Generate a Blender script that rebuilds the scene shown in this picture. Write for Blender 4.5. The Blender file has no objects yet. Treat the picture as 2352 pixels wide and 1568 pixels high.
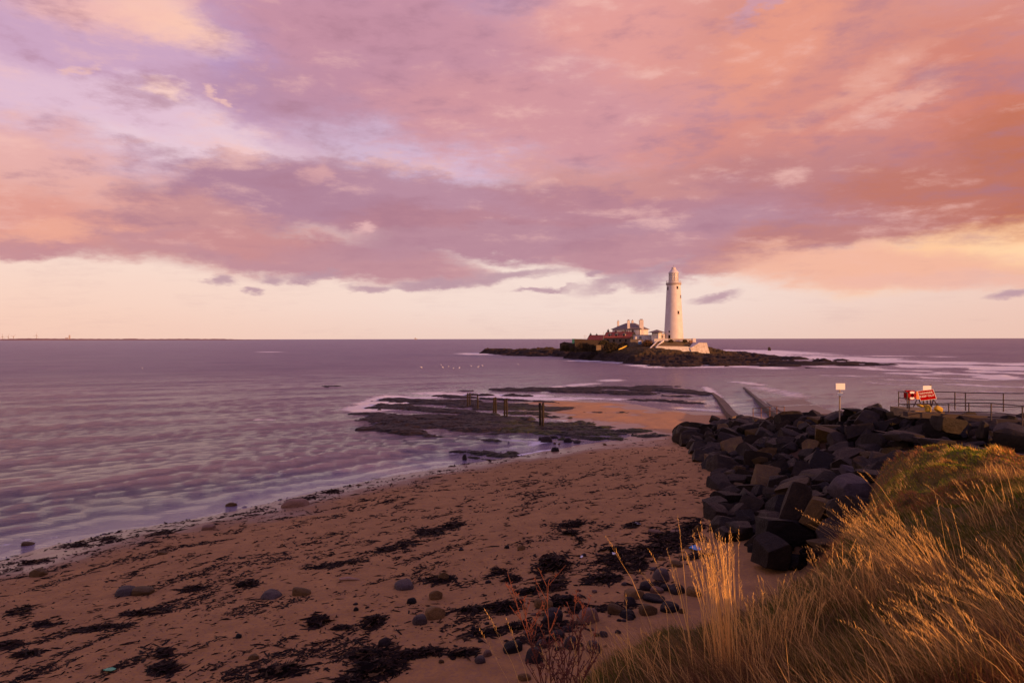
import bpy, bmesh, math, random
import numpy as np
from mathutils import Vector, Matrix
from math import radians as R, pi as PI, sin, cos

# ------------------------------------------------------------------ camera
S = bpy.context.scene
COL = S.collection
H = 10.6                       # eye height above the sea
F = 1568.0; CX = 1176.0; HY = 778.0
cd = bpy.data.cameras.new('camera'); cam = bpy.data.objects.new('camera', cd); COL.objects.link(cam)
cam.location = (0, 0, H); cam.rotation_euler = (R(90), 0, 0)
cam.matrix_world = Matrix.Translation((0, 0, H)) @ Matrix.Rotation(R(90), 4, 'X') @ Matrix.Rotation(R(-0.085), 4, 'Z')
cd.lens = 24.0; cd.sensor_width = 36; cd.shift_y = -6 / 2352.0
cd.clip_start = 0.1; cd.clip_end = 80000
S.camera = cam
S.render.engine = 'CYCLES'
S.view_settings.view_transform = 'Standard'
try: S.view_settings.look = 'None'
except Exception: pass
S.view_settings.exposure = 0.15; S.view_settings.gamma = 1.0

def X(px, D): return (px - CX) / F * D
def Z(py, D): return H - (py - HY) / F * D
def P(px, py, z=0.0):
    D = (H - z) * F / (py - HY); return Vector((X(px, D), D, z))
def lin(c): 
    c = c / 255.0
    return c / 12.92 if c <= 0.04045 else ((c + 0.055) / 1.055) ** 2.4
def C(r, g, b): return (lin(r), lin(g), lin(b), 1.0)

# ------------------------------------------------------------------ sun
SUN_AZ, SUN_EL = 128.0, 8.0     # azimuth clockwise from the view direction, elevation
sd = bpy.data.lights.new('sun', 'SUN'); so = bpy.data.objects.new('sun', sd); COL.objects.link(so)
sd.energy = 5.0; sd.angle = R(0.6); sd.color = (1.0, 0.47, 0.19)
sv = Vector((sin(R(SUN_AZ)) * cos(R(SUN_EL)), cos(R(SUN_AZ)) * cos(R(SUN_EL)), sin(R(SUN_EL))))
so.rotation_euler = sv.to_track_quat('Z', 'Y').to_euler()

# ------------------------------------------------------------------ node helpers
class NT:
    def __init__(s, nt): s.nt = nt; s.N = nt.nodes; s.L = nt.links
    def new(s, t, **kw):
        n = s.N.new(t)
        for k, v in kw.items(): setattr(n, k, v)
        return n
    def put(s, sock, v):
        if isinstance(v, bpy.types.NodeSocket): s.L.new(v, sock)
        elif v is not None: sock.default_value = v
    def math(s, op, a, b=None, c=None, clamp=False):
        n = s.new('ShaderNodeMath', operation=op, use_clamp=clamp)
        s.put(n.inputs[0], a); s.put(n.inputs[1], b)
        if c is not None: s.put(n.inputs[2], c)
        return n.outputs[0]
    def vm(s, op, a, b=None, scale=None):
        n = s.new('ShaderNodeVectorMath', operation=op)
        s.put(n.inputs[0], a); s.put(n.inputs[1], b)
        if scale is not None: s.put(n.inputs['Scale'], scale)
        return n.outputs['Value'] if op in ('LENGTH', 'DOT_PRODUCT') else n.outputs[0]
    def mix(s, f, a, b, mode='MIX'):
        n = s.new('ShaderNodeMix', data_type='RGBA', blend_type=mode)
        s.put(n.inputs[0], f); s.put(n.inputs[6], a); s.put(n.inputs[7], b)
        return n.outputs[2]
    def noise(s, v, scale, detail=4, rough=0.55, dist=0.0, out=0):
        n = s.new('ShaderNodeTexNoise')
        s.put(n.inputs['Vector'], v); n.inputs['Scale'].default_value = scale
        n.inputs['Detail'].default_value = detail; n.inputs['Roughness'].default_value = rough
        n.inputs['Distortion'].default_value = dist
        return n.outputs[out]
    def mapr(s, v, a, b, c=0.0, d=1.0, smooth=False):
        n = s.new('ShaderNodeMapRange'); n.interpolation_type = 'SMOOTHSTEP' if smooth else 'LINEAR'
        s.put(n.inputs[0], v)
        for i, q in enumerate((a, b, c, d)): s.put(n.inputs[i + 1], q)
        return n.outputs[0]
    def ramp(s, v, stops, interp='LINEAR'):
        n = s.new('ShaderNodeValToRGB'); s.put(n.inputs[0], v); cr = n.color_ramp; cr.interpolation = interp
        while len(cr.elements) < len(stops): cr.elements.new(0.5)
        for e, (p, c) in zip(cr.elements, stops): e.position = p; e.color = c
        return n.outputs[0]
    def mapping(s, v, loc=(0, 0, 0), rot=(0, 0, 0), sc=(1, 1, 1), t='POINT'):
        n = s.new('ShaderNodeMapping', vector_type=t); s.put(n.inputs[0], v)
        n.inputs[1].default_value = loc; n.inputs[2].default_value = rot; n.inputs[3].default_value = sc
        return n.outputs[0]
    def bump(s, h, strength=0.5, dist=0.1, normal=None):
        n = s.new('ShaderNodeBump'); s.put(n.inputs['Height'], h)
        s.put(n.inputs['Strength'], strength); n.inputs['Distance'].default_value = dist
        if normal is not None: s.put(n.inputs['Normal'], normal)
        return n.outputs[0]
    def attr(s, name, out='Fac'):
        n = s.new('ShaderNodeAttribute'); n.attribute_name = name; return n.outputs[out]

# ------------------------------------------------------------------ world: sunset sky with clouds
W = bpy.data.worlds.new('World'); S.world = W; W.use_nodes = True
w = NT(W.node_tree); w.N.clear()
wo = w.new('ShaderNodeOutputWorld'); bg = w.new('ShaderNodeBackground')
w.L.new(bg.outputs[0], wo.inputs[0])
sky = w.new('ShaderNodeTexSky'); sky.sky_type = 'NISHITA'; sky.sun_disc = False
sky.sun_elevation = R(SUN_EL); sky.sun_rotation = R(SUN_AZ); sky.air_density = 1.0; sky.dust_density = 2.0
tc = w.new('ShaderNodeTexCoord'); dirv = w.vm('NORMALIZE', tc.outputs['Generated'])
sep = w.new('ShaderNodeSeparateXYZ'); w.L.new(dirv, sep.inputs[0])
dx, dy, dz = sep.outputs
az = w.math('ARCTAN2', dx, dy); el = w.math('ARCSINE', dz)
# streaky coordinates on a flat cloud layer overhead
den = w.math('ADD', w.math('MAXIMUM', dz, 0.0), 0.09)
cmb = w.new('ShaderNodeCombineXYZ'); w.L.new(w.math('DIVIDE', dx, den), cmb.inputs[0]); w.L.new(w.math('DIVIDE', dy, den), cmb.inputs[1])
plane = cmb.outputs[0]
base = w.new('ShaderNodeCombineXYZ'); w.L.new(az, base.inputs[0]); w.L.new(el, base.inputs[1])
uv = base.outputs[0]
strd = w.mapping(dirv, sc=(1, 1, 2.6))
wn1 = w.vm('SUBTRACT', w.noise(strd, 3.2, 6, 0.6, out=1), (0.5, 0.5, 0.5))
wn2 = w.vm('SUBTRACT', w.noise(strd, 11, 6, 0.65, out=1), (0.5, 0.5, 0.5))
fad = w.mapr(el, 0.0, 0.16, 0.12, 1.0)
warp = w.vm('ADD', w.vm('MULTIPLY', wn1, (0.30, 0.13, 0)), w.vm('MULTIPLY', wn2, (0.13, 0.055, 0)))
uvw = w.vm('ADD', uv, w.vm('SCALE', warp, scale=fad))
det = w.noise(strd, 7.0, 9, 0.62)                 # cloud body detail
det2 = w.noise(w.mapping(plane, rot=(0, 0, 0.5), sc=(1, 1.6, 1)), 2.4, 9, 0.62, 0.25)
detf = w.noise(w.mapping(uv, rot=(0, 0, R(-17)), sc=(4.5, 13, 1)), 2.3, 9, 0.64, 0.2)
tex = w.math('ADD', w.math('MULTIPLY', det, 0.40), w.math('ADD', w.math('MULTIPLY', det2, 0.24), w.math('MULTIPLY', detf, 0.36)))

def azel(px, py):
    a = math.atan((px - CX) / F); e = math.atan((HY - py) / math.hypot(F, px - CX)); return a, e
elv = w.mapr(el, 0.0, 0.5, 0, 1)
col = w.ramp(elv, [(0.0, C(243, 208, 194)), (0.09, C(247, 219, 209)), (0.22, C(250, 223, 212)), (0.38, C(228, 190, 192)),
                   (0.6, C(208, 168, 196)), (0.85, C(196, 156, 186)), (1.0, C(180, 136, 168))])
side = w.mapr(az, -0.75, 0.1, 1.0, 0.0, True)
low = w.mapr(el, 0.0, 0.2, 1.0, 0.0, True)
col = w.mix(w.math('MULTIPLY', side, w.math('MULTIPLY', low, 0.75)), col, C(252, 200, 176))
rside = w.mapr(az, 0.15, 0.7, 0.0, 1.0, True)
col = w.mix(w.math('MULTIPLY', rside, w.math('MULTIPLY', low, 0.7)), col, C(240, 190, 170))
nish = w.new('ShaderNodeMix', data_type='RGBA', blend_type='MIX'); nish.inputs[0].default_value = 0.08
w.put(nish.inputs[6], col); w.put(nish.inputs[7], w.vm('SCALE', sky.outputs[0], scale=0.12)); col = nish.outputs[2]

def blob(px, py, rx, ry, rot, c, k=1.0, lo=0.02, hi=0.72, tx=1.1):
    """one bank of cloud: an ellipse on the sky with an edge broken up by noise"""
    global col
    a, e = azel(px, py)
    ex = F * (1 + ((px - CX) / F) ** 2)           # px -> radians at that azimuth
    m = w.mapping(uvw, loc=(a, e, 0), rot=(0, 0, R(rot)), sc=(rx * 1.35 / ex, ry * 1.35 / F, 1), t='TEXTURE')
    g = w.new('ShaderNodeTexGradient', gradient_type='SPHERICAL'); w.L.new(m, g.inputs[0])
    h = w.math('ADD', g.outputs[1], w.math('MULTIPLY', w.math('SUBTRACT', tex, 0.5), tx))
    h = w.math('MULTIPLY', w.mapr(h, lo, hi, 0, 1, True), w.mapr(g.outputs[1], 0.0, 0.16, 0, k, True))
    col = w.mix(h, col, C(*c))

B = blob
B(230, 170, 620, 230, 0, (203, 160, 190), .8)
B(420, 335, 330, 75, -8, (232, 200, 212), .95)
B(200, 250, 300, 60, -5, (222, 184, 205), .9)
B(880, 325, 200, 44, -12, (208, 180, 208), .75)
B(1080, 365, 200, 55, 0, (212, 188, 218), .9)
B(560, 110, 130, 120, 0, (180, 150, 200), .8)
B(850, 60, 380, 110, 0, (196, 142, 165), .95)
B(1060, 170, 520, 130, -8, (198, 136, 152), .95)
B(820, 215, 420, 70, 6, (180, 132, 158), .85)
B(1500, 110, 560, 210, 10, (224, 150, 144), 1)
B(930, 150, 400, 150, -6, (194, 138, 158), .85)
B(1330, 300, 420, 100, -6, (208, 144, 152), .95)
B(2000, 120, 560, 240, 0, (214, 138, 126), 1)
B(2280, 330, 380, 210, 0, (206, 116, 94), 1)
B(2400, 440, 300, 150, 5, (188, 100, 64), 1)
B(1800, 330, 460, 120, 8, (214, 134, 122), .9)
B(1700, 470, 560, 110, 5, (190, 124, 126), 1)
B(2050, 480, 420, 75, 4, (190, 112, 98), 1)
B(1180, 500, 700, 85, -2, (184, 128, 142), 1, 0.02, .5)
B(620, 440, 380, 75, 7, (176, 128, 150), 1, 0.02, .45)
B(300, 520, 420, 75, -6, (200, 140, 142), 1, .02, .5)
B(1000, 430, 330, 40, -8, (184, 136, 156), .9)
B(60, 400, 260, 90, -5, (232, 168, 156), .8)
B(60, 500, 280, 60, -4, (222, 148, 134), .9)
B(90, 575, 200, 18, -3, (194, 132, 140), .9)
B(700, 595, 400, 38, -5, (192, 138, 148), 1, 0.0, .45, .9)
B(560, 560, 260, 34, 0, (202, 136, 136), .8)
B(1300, 560, 560, 44, 2, (184, 134, 150), 1, 0.0, .45, .9)
B(1600, 590, 330, 40, 2, (190, 136, 148), 1, 0.0, .45, .9)
B(1850, 560, 300, 50, 6, (190, 122, 118), .9)
B(2200, 590, 330, 58, 9, (252, 196, 150), 1)
B(2330, 575, 150, 36, 8, (255, 208, 160), .9)
B(1980, 625, 380, 40, -4, (240, 176, 150), .95)
B(2150, 652, 260, 18, -2, (236, 178, 160), .8)
B(320, 35, 215, 48, -14, (250, 196, 172), .95, 0.0, .95, 1.0)
B(160, 15, 200, 40, 0, (240, 180, 170), .8, 0.0, .9)
B(368, 240, 62, 20, -10, (248, 204, 190), .85, 0.0, .9, 1.0)
B(212, 176, 26, 16, 0, (232, 182, 180), .85, 0.0, .9, 1.0)
B(495, 243, 22, 12, -20, (232, 182, 176), .85, 0.0, .9, 1.0)
B(725, 385, 50, 26, 30, (214, 158, 160), .8, 0.0, .9)
B(810, 530, 60, 14, 6, (232, 180, 178), .8, 0.0, .9)
B(170, 535, 120, 28, 12, (236, 164, 140), .8)
B(1850, 90, 300, 60, 22, (232, 148, 122), .7)
B(1980, 215, 260, 26, 15, (228, 158, 140), .7, 0.0, .9)
B(2080, 235, 140, 18, 14, (232, 170, 155), .7, 0.0, .9)
B(1830, 30, 120, 16, 25, (200, 150, 170), .7)
B(1420, 420, 240, 30, -10, (206, 140, 136), .7)
for q in ((1150, 640, 170, 13, 4), (1000, 652, 70, 9, -3), (1420, 650, 110, 16, 14), (1505, 640, 60, 20, 8), (1500, 632, 55, 14, 30), (520, 645, 34, 12, 14),
          (590, 660, 24, 7, 0), (640, 636, 38, 10, -6), (730, 636, 60, 10, 0), (870, 662, 50, 8, -4), (945, 657, 50, 10, 4), (1655, 676, 70, 9, 2), (1250, 672, 70, 6, 0),
          (1380, 632, 30, 8, 20), (2330, 680, 60, 8, 5)):
    B(*q, (184, 144, 158), .85, 0.0, .8, 1.1)
# the body of the clouds: soft light and dark masses
mk = w.mapr(el, 0.06, 0.17, 0.15, 1.0, True)
dk = w.math('MULTIPLY', w.mapr(tex, 0.51, 0.38, 0.0, 0.60, True), mk); lt = w.math('MULTIPLY', w.mapr(tex, 0.51, 0.65, 0.0, 0.62, True), mk)
col = w.mix(dk, col, C(168, 116, 136)); col = w.mix(lt, col, C(242, 188, 178)); col = w.mix(w.mapr(el, .48, 1.05, 0, .85, True), col, C(128, 116, 186))
hs = w.new('ShaderNodeHueSaturation'); w.put(hs.inputs['Color'], col); hs.inputs['Saturation'].default_value = 0.94; hs.inputs['Value'].default_value = .93; col = hs.outputs[0]
col = w.mix(w.mapr(el, -0.05, -0.001, 1.0, 0.0), col, C(120, 90, 105))
w.L.new(col, bg.inputs[0]); bg.inputs[1].default_value = 1.0
W.cycles.sampling_method = 'MANUAL'; W.cycles.sample_map_resolution = 512

# ------------------------------------------------------------------ object helpers
def link(o, parent=None):
    COL.objects.link(o)
    if parent is not None: o.parent = parent
    return o
def tag(o, label=None, cat=None, group=None, kind=None):
    if label: o['label'] = label
    if cat: o['category'] = cat
    if group: o['group'] = group
    if kind: o['kind'] = kind
    return o
def empty(name, loc=(0, 0, 0), rz=0.0):
    o = bpy.data.objects.new(name, None); o.location = loc; o.rotation_euler = (0, 0, rz); o.empty_display_size = .2
    return link(o)
def mesh_np(name, V, Fq, mat, parent=None, smooth=True, attrs=None, tris=False):
    """fast mesh from numpy: V (n,3), Fq (m,4) or (m,3)"""
    V = np.asarray(V, np.float32); Fq = np.asarray(Fq, np.int32); k = Fq.shape[1]; m = len(Fq)
    me = bpy.data.meshes.new(name); me.vertices.add(len(V)); me.vertices.foreach_set('co', V.ravel())
    me.loops.add(m * k); me.loops.foreach_set('vertex_index', Fq.ravel())
    me.polygons.add(m); me.polygons.foreach_set('loop_start', np.arange(0, m * k, k, dtype=np.int32))
    me.polygons.foreach_set('loop_total', np.full(m, k, np.int32))
    me.polygons.foreach_set('use_smooth', np.full(m, smooth, bool))
    me.update(calc_edges=True)
    for an, av in (attrs or {}).items():
        av = np.asarray(av, np.float32)
        if av.ndim == 1:
            a = me.attributes.new(an, 'FLOAT', 'POINT'); a.data.foreach_set('value', av)
        else:
            a = me.attributes.new(an, 'FLOAT_COLOR', 'POINT')
            if av.shape[1] == 3: av = np.concatenate([av, np.ones((len(av), 1), np.float32)], 1)
            a.data.foreach_set('color', av.ravel())
    if mat: me.materials.append(mat)
    return link(bpy.data.objects.new(name, me), parent)
def grid_faces(nu, nv):
    i = np.arange(nu - 1)[:, None] * nv + np.arange(nv - 1)[None, :]; i = i.ravel()
    return np.stack([i, i + nv, i + nv + 1, i + 1], 1)
class MB:
    """collects shapes into ONE mesh"""
    def __init__(s): s.bm = bmesh.new()
    def box(s, a, b, rot=None, bev=0.0, M=None):
        c = (Vector(a) + Vector(b)) / 2; d = Vector(b) - Vector(a)
        r = bmesh.ops.create_cube(s.bm, size=1.0)['verts']
        bmesh.ops.scale(s.bm, vec=(abs(d.x), abs(d.y), abs(d.z)), verts=r)
        if bev > 0:
            es = list({e for v in r for e in v.link_edges})
            q = bmesh.ops.bevel(s.bm, geom=es, offset=bev, segments=1, affect='EDGES'); r = list({v for f in q['faces'] for v in f.verts} | {v for v in r if v.is_valid})
        if rot is not None: bmesh.ops.rotate(s.bm, cent=(0, 0, 0), matrix=rot, verts=r)
        bmesh.ops.translate(s.bm, vec=c, verts=r)
        if M is not None: bmesh.ops.transform(s.bm, matrix=M, verts=r)
        return s
    def tube(s, a, b, r1, r2=None, n=8):
        a, b = Vector(a), Vector(b); d = b - a; r2 = r1 if r2 is None else r2
        M = Matrix.Translation((a + b) / 2) @ d.to_track_quat('Z', 'Y').to_matrix().to_4x4()
        bmesh.ops.create_cone(s.bm, cap_ends=True, segments=n, radius1=r1, radius2=r2, depth=d.length, matrix=M)
        return s
    def path(s, pts, r, n=7):
        for a, b in zip(pts[:-1], pts[1:]): s.tube(a, b, r, r, n)
        return s
    def lathe(s, prof, n=32, c=(0, 0, 0)):
        rings = []
        for (r, z) in prof:
            rings.append([s.bm.verts.new((c[0] + max(r, 1e-3) * cos(2 * PI * i / n), c[1] + max(r, 1e-3) * sin(2 * PI * i / n), c[2] + z)) for i in range(n)])
        for A, Bq in zip(rings[:-1], rings[1:]):
            for i in range(n): s.bm.faces.new((A[i], A[(i + 1) % n], Bq[(i + 1) % n], Bq[i]))
        s.bm.faces.new(rings[0][::-1]); s.bm.faces.new(rings[-1]); return s
    def face(s, pts): s.bm.faces.new([s.bm.verts.new(p) for p in pts]); return s
    def hullp(s, pts):
        vs = [s.bm.verts.new(p) for p in pts]; r = bmesh.ops.convex_hull(s.bm, input=vs)
        bad = [g for g in r['geom_interior'] + r['geom_unused'] if isinstance(g, bmesh.types.BMVert)]
        if bad: bmesh.ops.delete(s.bm, geom=list(set(bad)), context='VERTS')
        return s
    def prism(s, poly, d):
        """closed polygon swept by vector d"""
        a = [s.bm.verts.new(p) for p in poly]; b = [s.bm.verts.new(Vector(p) + Vector(d)) for p in poly]; n = len(a)
        s.bm.faces.new(a[::-1]); s.bm.faces.new(b)
        for i in range(n): s.bm.faces.new((a[i], a[(i + 1) % n], b[(i + 1) % n], b[i]))
        return s
    def build(s, name, mat, parent=None, smooth=False):
        bmesh.ops.recalc_face_normals(s.bm, faces=s.bm.faces[:])
        me = bpy.data.meshes.new(name); s.bm.to_mesh(me); s.bm.free()
        if smooth:
            me.polygons.foreach_set('use_smooth', [True] * len(me.polygons))
            try: me.set_sharp_from_angle(angle=R(38))
            except Exception: pass
        me.materials.append(mat)
        return link(bpy.data.objects.new(name, me), parent)

# ------------------------------------------------------------------ numpy noise / fields
def h2(ix, iy, seed):
    n = (ix.astype(np.int64) * 374761393 + iy.astype(np.int64) * 668265263 + seed * 1442695041) & 0x7fffffff
    n = ((n ^ (n >> 13)) * 1274126177) & 0x7fffffff
    return ((n ^ (n >> 16)) & 0xffff) / 65535.0
def vn(x, y, seed=0):
    x0 = np.floor(x); y0 = np.floor(y); fx = x - x0; fy = y - y0
    fx = fx * fx * (3 - 2 * fx); fy = fy * fy * (3 - 2 * fy)
    a = h2(x0, y0, seed); b = h2(x0 + 1, y0, seed); c = h2(x0, y0 + 1, seed); d = h2(x0 + 1, y0 + 1, seed)
    return (a * (1 - fx) + b * fx) * (1 - fy) + (c * (1 - fx) + d * fx) * fy
def fbm(x, y, oct=4, seed=0, gain=0.5):
    t = 0; a = 1.0; n = 0
    for o in range(oct): t = t + a * vn(x * 2 ** o + 17.3 * o, y * 2 ** o - 9.1 * o, seed + o); n += a; a *= gain
    return t / n                                   # 0..1
def segd(x, y, a, b):
    ax, ay = a; bx, by = b; ux, uy = bx - ax, by - ay; l = ux * ux + uy * uy + 1e-9
    t = np.clip(((x - ax) * ux + (y - ay) * uy) / l, 0, 1)
    return np.hypot(x - ax - t * ux, y - ay - t * uy), t
def sdpoly(x, y, poly):
    d = np.full(x.shape, 1e9); ins = np.zeros(x.shape, bool); n = len(poly)
    for i in range(n):
        a, b = poly[i], poly[(i + 1) % n]
        d = np.minimum(d, segd(x, y, a, b)[0])
        if a[1] != b[1]:
            c = ((a[1] > y) != (b[1] > y)) & (x < (b[0] - a[0]) * (y - a[1]) / (b[1] - a[1]) + a[0]); ins ^= c
    return np.where(ins, d, -d)
class RBF:
    def __init__(s, pts, c=1.0):
        P_ = np.array(pts, float); s.p = P_[:, :2]; s.c = c; n = len(P_)
        d = np.sqrt(((s.p[:, None] - s.p[None]) ** 2).sum(-1) + c * c)
        A = np.zeros((n + 3, n + 3)); A[:n, :n] = -d; A[:n, n] = 1; A[:n, n + 1:] = s.p; A[n, :n] = 1; A[n + 1:, :n] = s.p.T
        s.w = np.linalg.solve(A, np.concatenate([P_[:, 2], np.zeros(3)]))
    def __call__(s, x, y):
        o = np.full(np.shape(x), s.w[-3]) + s.w[-2] * x + s.w[-1] * y
        for (px, py), q in zip(s.p, s.w[:-3]): o = o - q * np.sqrt((x - px) ** 2 + (y - py) ** 2 + s.c ** 2)
        return o
def sstep(x, a, b):
    t = np.clip((x - a) / (b - a), 0, 1); return t * t * (3 - 2 * t)

rng = np.random.default_rng(7); random.seed(7)

# ------------------------------------------------------------------ materials
def newmat(name):
    m = bpy.data.materials.new(name); m.use_nodes = True; t = NT(m.node_tree); t.N.clear()
    o = t.new('ShaderNodeOutputMaterial'); b = t.new('ShaderNodeBsdfPrincipled'); t.L.new(b.outputs[0], o.inputs[0])
    return m, t, b
def simple(name, c, rough=0.7, var=0.25, scale=3.0, bump=0.3, bdist=0.02, metal=0.0, c2=None, scale2=None, spec=0.5):
    m, t, b = newmat(name); tc = t.new('ShaderNodeTexCoord').outputs['Object']
    n = t.noise(tc, scale, 6, 0.65)
    d = c2 if c2 else tuple(v * (1 - var) for v in c[:3]) + (1,)
    f = t.mapr(n, 0.35, 0.65, 0, 1)
    t.put(b.inputs['Base Color'], t.mix(f, tuple(c[:3]) + (1,), tuple(d[:3]) + (1,)))
    b.inputs['Roughness'].default_value = rough; b.inputs['Metallic'].default_value = metal
    b.inputs['Specular IOR Level'].default_value = spec
    if bump: t.put(b.inputs['Normal'], t.bump(t.noise(tc, scale2 or scale * 4, 5, 0.6), bump, bdist))
    return m
M = {}
M['white_paint'] = simple('white_paint', (.66, .60, .56), .6, c2=(.58, .50, .45), scale=.35, bump=.15)
M['white_wall'] = simple('white_wall', (.72, .67, .63), .75, c2=(.52, .44, .39), scale=.9, bump=.4, bdist=.05)
M['grey_trim'] = simple('grey_trim', (.42, .36, .32), .7)
M['dark_glass'] = simple('dark_glass', (.02, .014, .010), .6, bump=0, spec=.1)
M['lantern_glass'] = simple('lantern_glass', (.74, .66, .60), .15, bump=0, scale=1.2, c2=(.50, .42, .36))  # whitish colour stands in for the gleam on the glass
M['slate'] = simple('slate', (.13, .10, .09), .7, c2=(.20, .15, .12), scale=1.5)
M['red_tile'] = simple('red_tile', (.42, .085, .035), .8, c2=(.30, .06, .03), scale=.8)
M['stone'] = simple('stone', (.17, .12, .085), .9, c2=(.09, .065, .05), scale=1.2, bump=.6, bdist=.1)
M['dark_stone'] = simple('dark_stone', (.065, .036, .02), .9, c2=(.032, .02, .013), scale=1.2, bump=.6, bdist=.1)
M['sunlit_gable_stone'] = simple('sunlit_gable_stone', (.34, .22, .07), .9, c2=(.2, .14, .06), scale=1.0, bump=.6, bdist=.1)  # gable stone with the yellow of the sun put into its colour
M['clay'] = simple('clay', (.2, .06, .03), .8)
M['teal'] = simple('teal', (.015, .13, .11), .6)
M['blue'] = simple('blue_paint', (.03, .12, .3), .5)
M['yellow'] = simple('yellow', (.75, .48, .02), .45, var=.15)
M['steel'] = simple('galvanised_steel', (.06, .045, .04), .5, c2=(.13, .06, .035), scale=6, metal=.3)
M['rail_dark'] = simple('rail_dark', (.045, .035, .04), .45, c2=(.10, .05, .03), scale=5, metal=.2)
M['rust'] = simple('rust', (.25, .10, .04), .8, c2=(.12, .06, .04), scale=5)
M['sign_white'] = simple('sign_white', (.82, .78, .72), .5, var=.06, bump=0)
M['sign_red'] = simple('sign_red', (.34, .002, .002), .8, var=.12, bump=0, spec=.0)
M['ring_red'] = simple('ring_red', (.36, .004, .003), .7, var=.2, bump=0, spec=.1)
M['orange'] = simple('orange', (.8, .22, .02), .5, var=.1, bump=0)
M['yellow_bag'] = simple('yellow_bag', (.72, .45, .02), .7, c2=(.5, .28, .02), scale=6, bump=.8, bdist=.05)
M['timber'] = simple('weathered_timber', (.007, .0045, .003), .9, c2=(.034, .018, .006), scale=2.2, bump=.7, bdist=.05)
M['concrete'] = simple('concrete', (.15, .095, .06), .85, c2=(.06, .042, .03), scale=.8, bump=.5, bdist=.03)
M['weed_concrete'] = simple('weedy_concrete', (.10, .07, .05), .6, c2=(.04, .033, .02), scale=.6, bump=.6, bdist=.06)
M['wet_slab'] = simple('wet_slab', (.09, .06, .055), .4, c2=(.06, .042, .042), scale=.35, bump=.25, bdist=.02)
M['ochre_wall'] = simple('ochre_wall', (.24, .16, .07), .9, c2=(.13, .09, .05), scale=1.5, bump=.5, bdist=.05)
M['blue_plastic'] = simple('blue_plastic', (.01, .28, .62), .4, bump=0)
M['green_plastic'] = simple('green_plastic', (.05, .42, .2), .5, bump=0)
M['white_plastic'] = simple('white_plastic', (.8, .8, .8), .4, bump=0)
M['gull'] = simple('gull_white', (.8, .78, .76), .8, bump=0, c2=(.5, .5, .52), scale=8)
M['far_pale'] = simple('far_pale', (.40, .34, .34), .9, bump=0)
M['dock'] = simple('dead_dock', (.16, .035, .015), .8, c2=(.09, .025, .012), scale=20, bump=0)
M['driftwood'] = simple('driftwood', (.40, .24, .16), .8, scale=6)

# ================================================================== TERRAIN
def W2(px, py): p = P(px, py, 0.0); return (p.x, p.y)
shore = [(-200, -60), (-60, -10), (-35, 19)] + [W2(*q) for q in ((0, 1286), (150, 1246), (300, 1214), (420, 1196), (520, 1176), (650, 1148), (760, 1120), (900, 1094),
         (1060, 1066), (1150, 1052), (1200, 1046), (1262, 1034), (1330, 1022), (1420, 1010), (1446, 1000), (1400, 986), (1330, 975), (1240, 960), (1180, 940),
         (1172, 925), (1250, 918), (1380, 920), (1440, 925), (1520, 941), (1600, 946), (1664, 950))] + [(42, 84), (60, 60), (110, 42), (300, 40), (300, -60)]
def beach_h(x, y):
    d = sdpoly(x, y, shore)
    fl = sstep(y, 58, 74)
    zn = np.where(d > 0, np.minimum(0.078 * d, 1.15 + 0.02 * d), 0.06 * d)
    zf = np.where(d > 0, np.minimum(0.02 * d, 0.16), 0.05 * d)
    z = zn * (1 - fl) + zf * fl
    z = np.maximum(z, -1.2)
    n = fbm(x * .35, y * .35, 4, 3) - .5; n2 = fbm(x * 1.7, y * 1.7, 3, 5) - .5
    z = z + n * (.16 * (1 - fl) + .20 * fl) * sstep(np.abs(d), 0, 4) + n * .05 + n2 * .03
    return z, d
def polar(a0, a1, na, r0, r1, nr, p=1.0):
    a = np.radians(np.linspace(a0, a1, na)); r = r0 * (r1 / r0) ** (np.linspace(0, 1, nr) ** p)
    A, Rr = np.meshgrid(a, r, indexing='ij'); return (Rr * np.sin(A)).ravel(), (Rr * np.cos(A)).ravel(), na, nr

# --- beach sand material
def sand_mat():
    m, t, b = newmat('wet_sand'); tc = t.new('ShaderNodeTexCoord').outputs['Object']
    wet = t.attr('wet'); n = t.noise(tc, 1.1, 6, .6); nf = t.noise(tc, 9, 5, .65)
    c = t.mix(t.mapr(n, .35, .65), (.43, .225, .074, 1), (.32, .165, .055, 1))
    c = t.mix(t.mapr(nf, .45, .62, 0, .45), c, (.22, .125, .09, 1))
    # tiny scraps of weed and grit
    sm = t.mapping(tc, rot=(0, 0, R(52)), sc=(1, 2.6, 1))
    sp = t.noise(sm, 7.5, 4, .7); spk = t.math('MULTIPLY', t.mapr(sp, .635, .66), t.mapr(t.noise(tc, .5, 3), .42, .56))
    c = t.mix(t.math('MULTIPLY', spk, t.mapr(wet, 0, .6, .85, .2)), c, (.03, .016, .012, 1))
    c = t.mix(t.attr('pale'), c, (.62, .33, .13, 1))  # far dry sand, with its orange sunlight painted into the albedo
    c = t.mix(t.math('MULTIPLY', wet, .8), c, (.10, .055, .045, 1))
    t.put(b.inputs['Base Color'], c)
    t.put(b.inputs['Roughness'], t.mapr(t.math('ADD', wet, t.math('MULTIPLY', t.math('SUBTRACT', n, .5), .8)), .2, .8, .85, .30))
    t.put(b.inputs['Specular IOR Level'], t.mapr(wet, 0, 1, .15, .6))
    hgt = t.math('ADD', t.math('MULTIPLY', t.noise(tc, 2.4, 5, .6), 1.2), t.math('MULTIPLY', nf, .4))
    t.put(b.inputs['Normal'], t.bump(hgt, t.mapr(wet, 0, 1, .8, .08), .07))
    return m
x, y, nu, nv = polar(-64, 46, 560, 8.0, 150, 620)
z, d = beach_h(x, y)
wet = 1 - sstep(z - .10 * (fbm(x * .25, y * .25, 3, 9) - .5) * 2, .06, .50)
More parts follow.
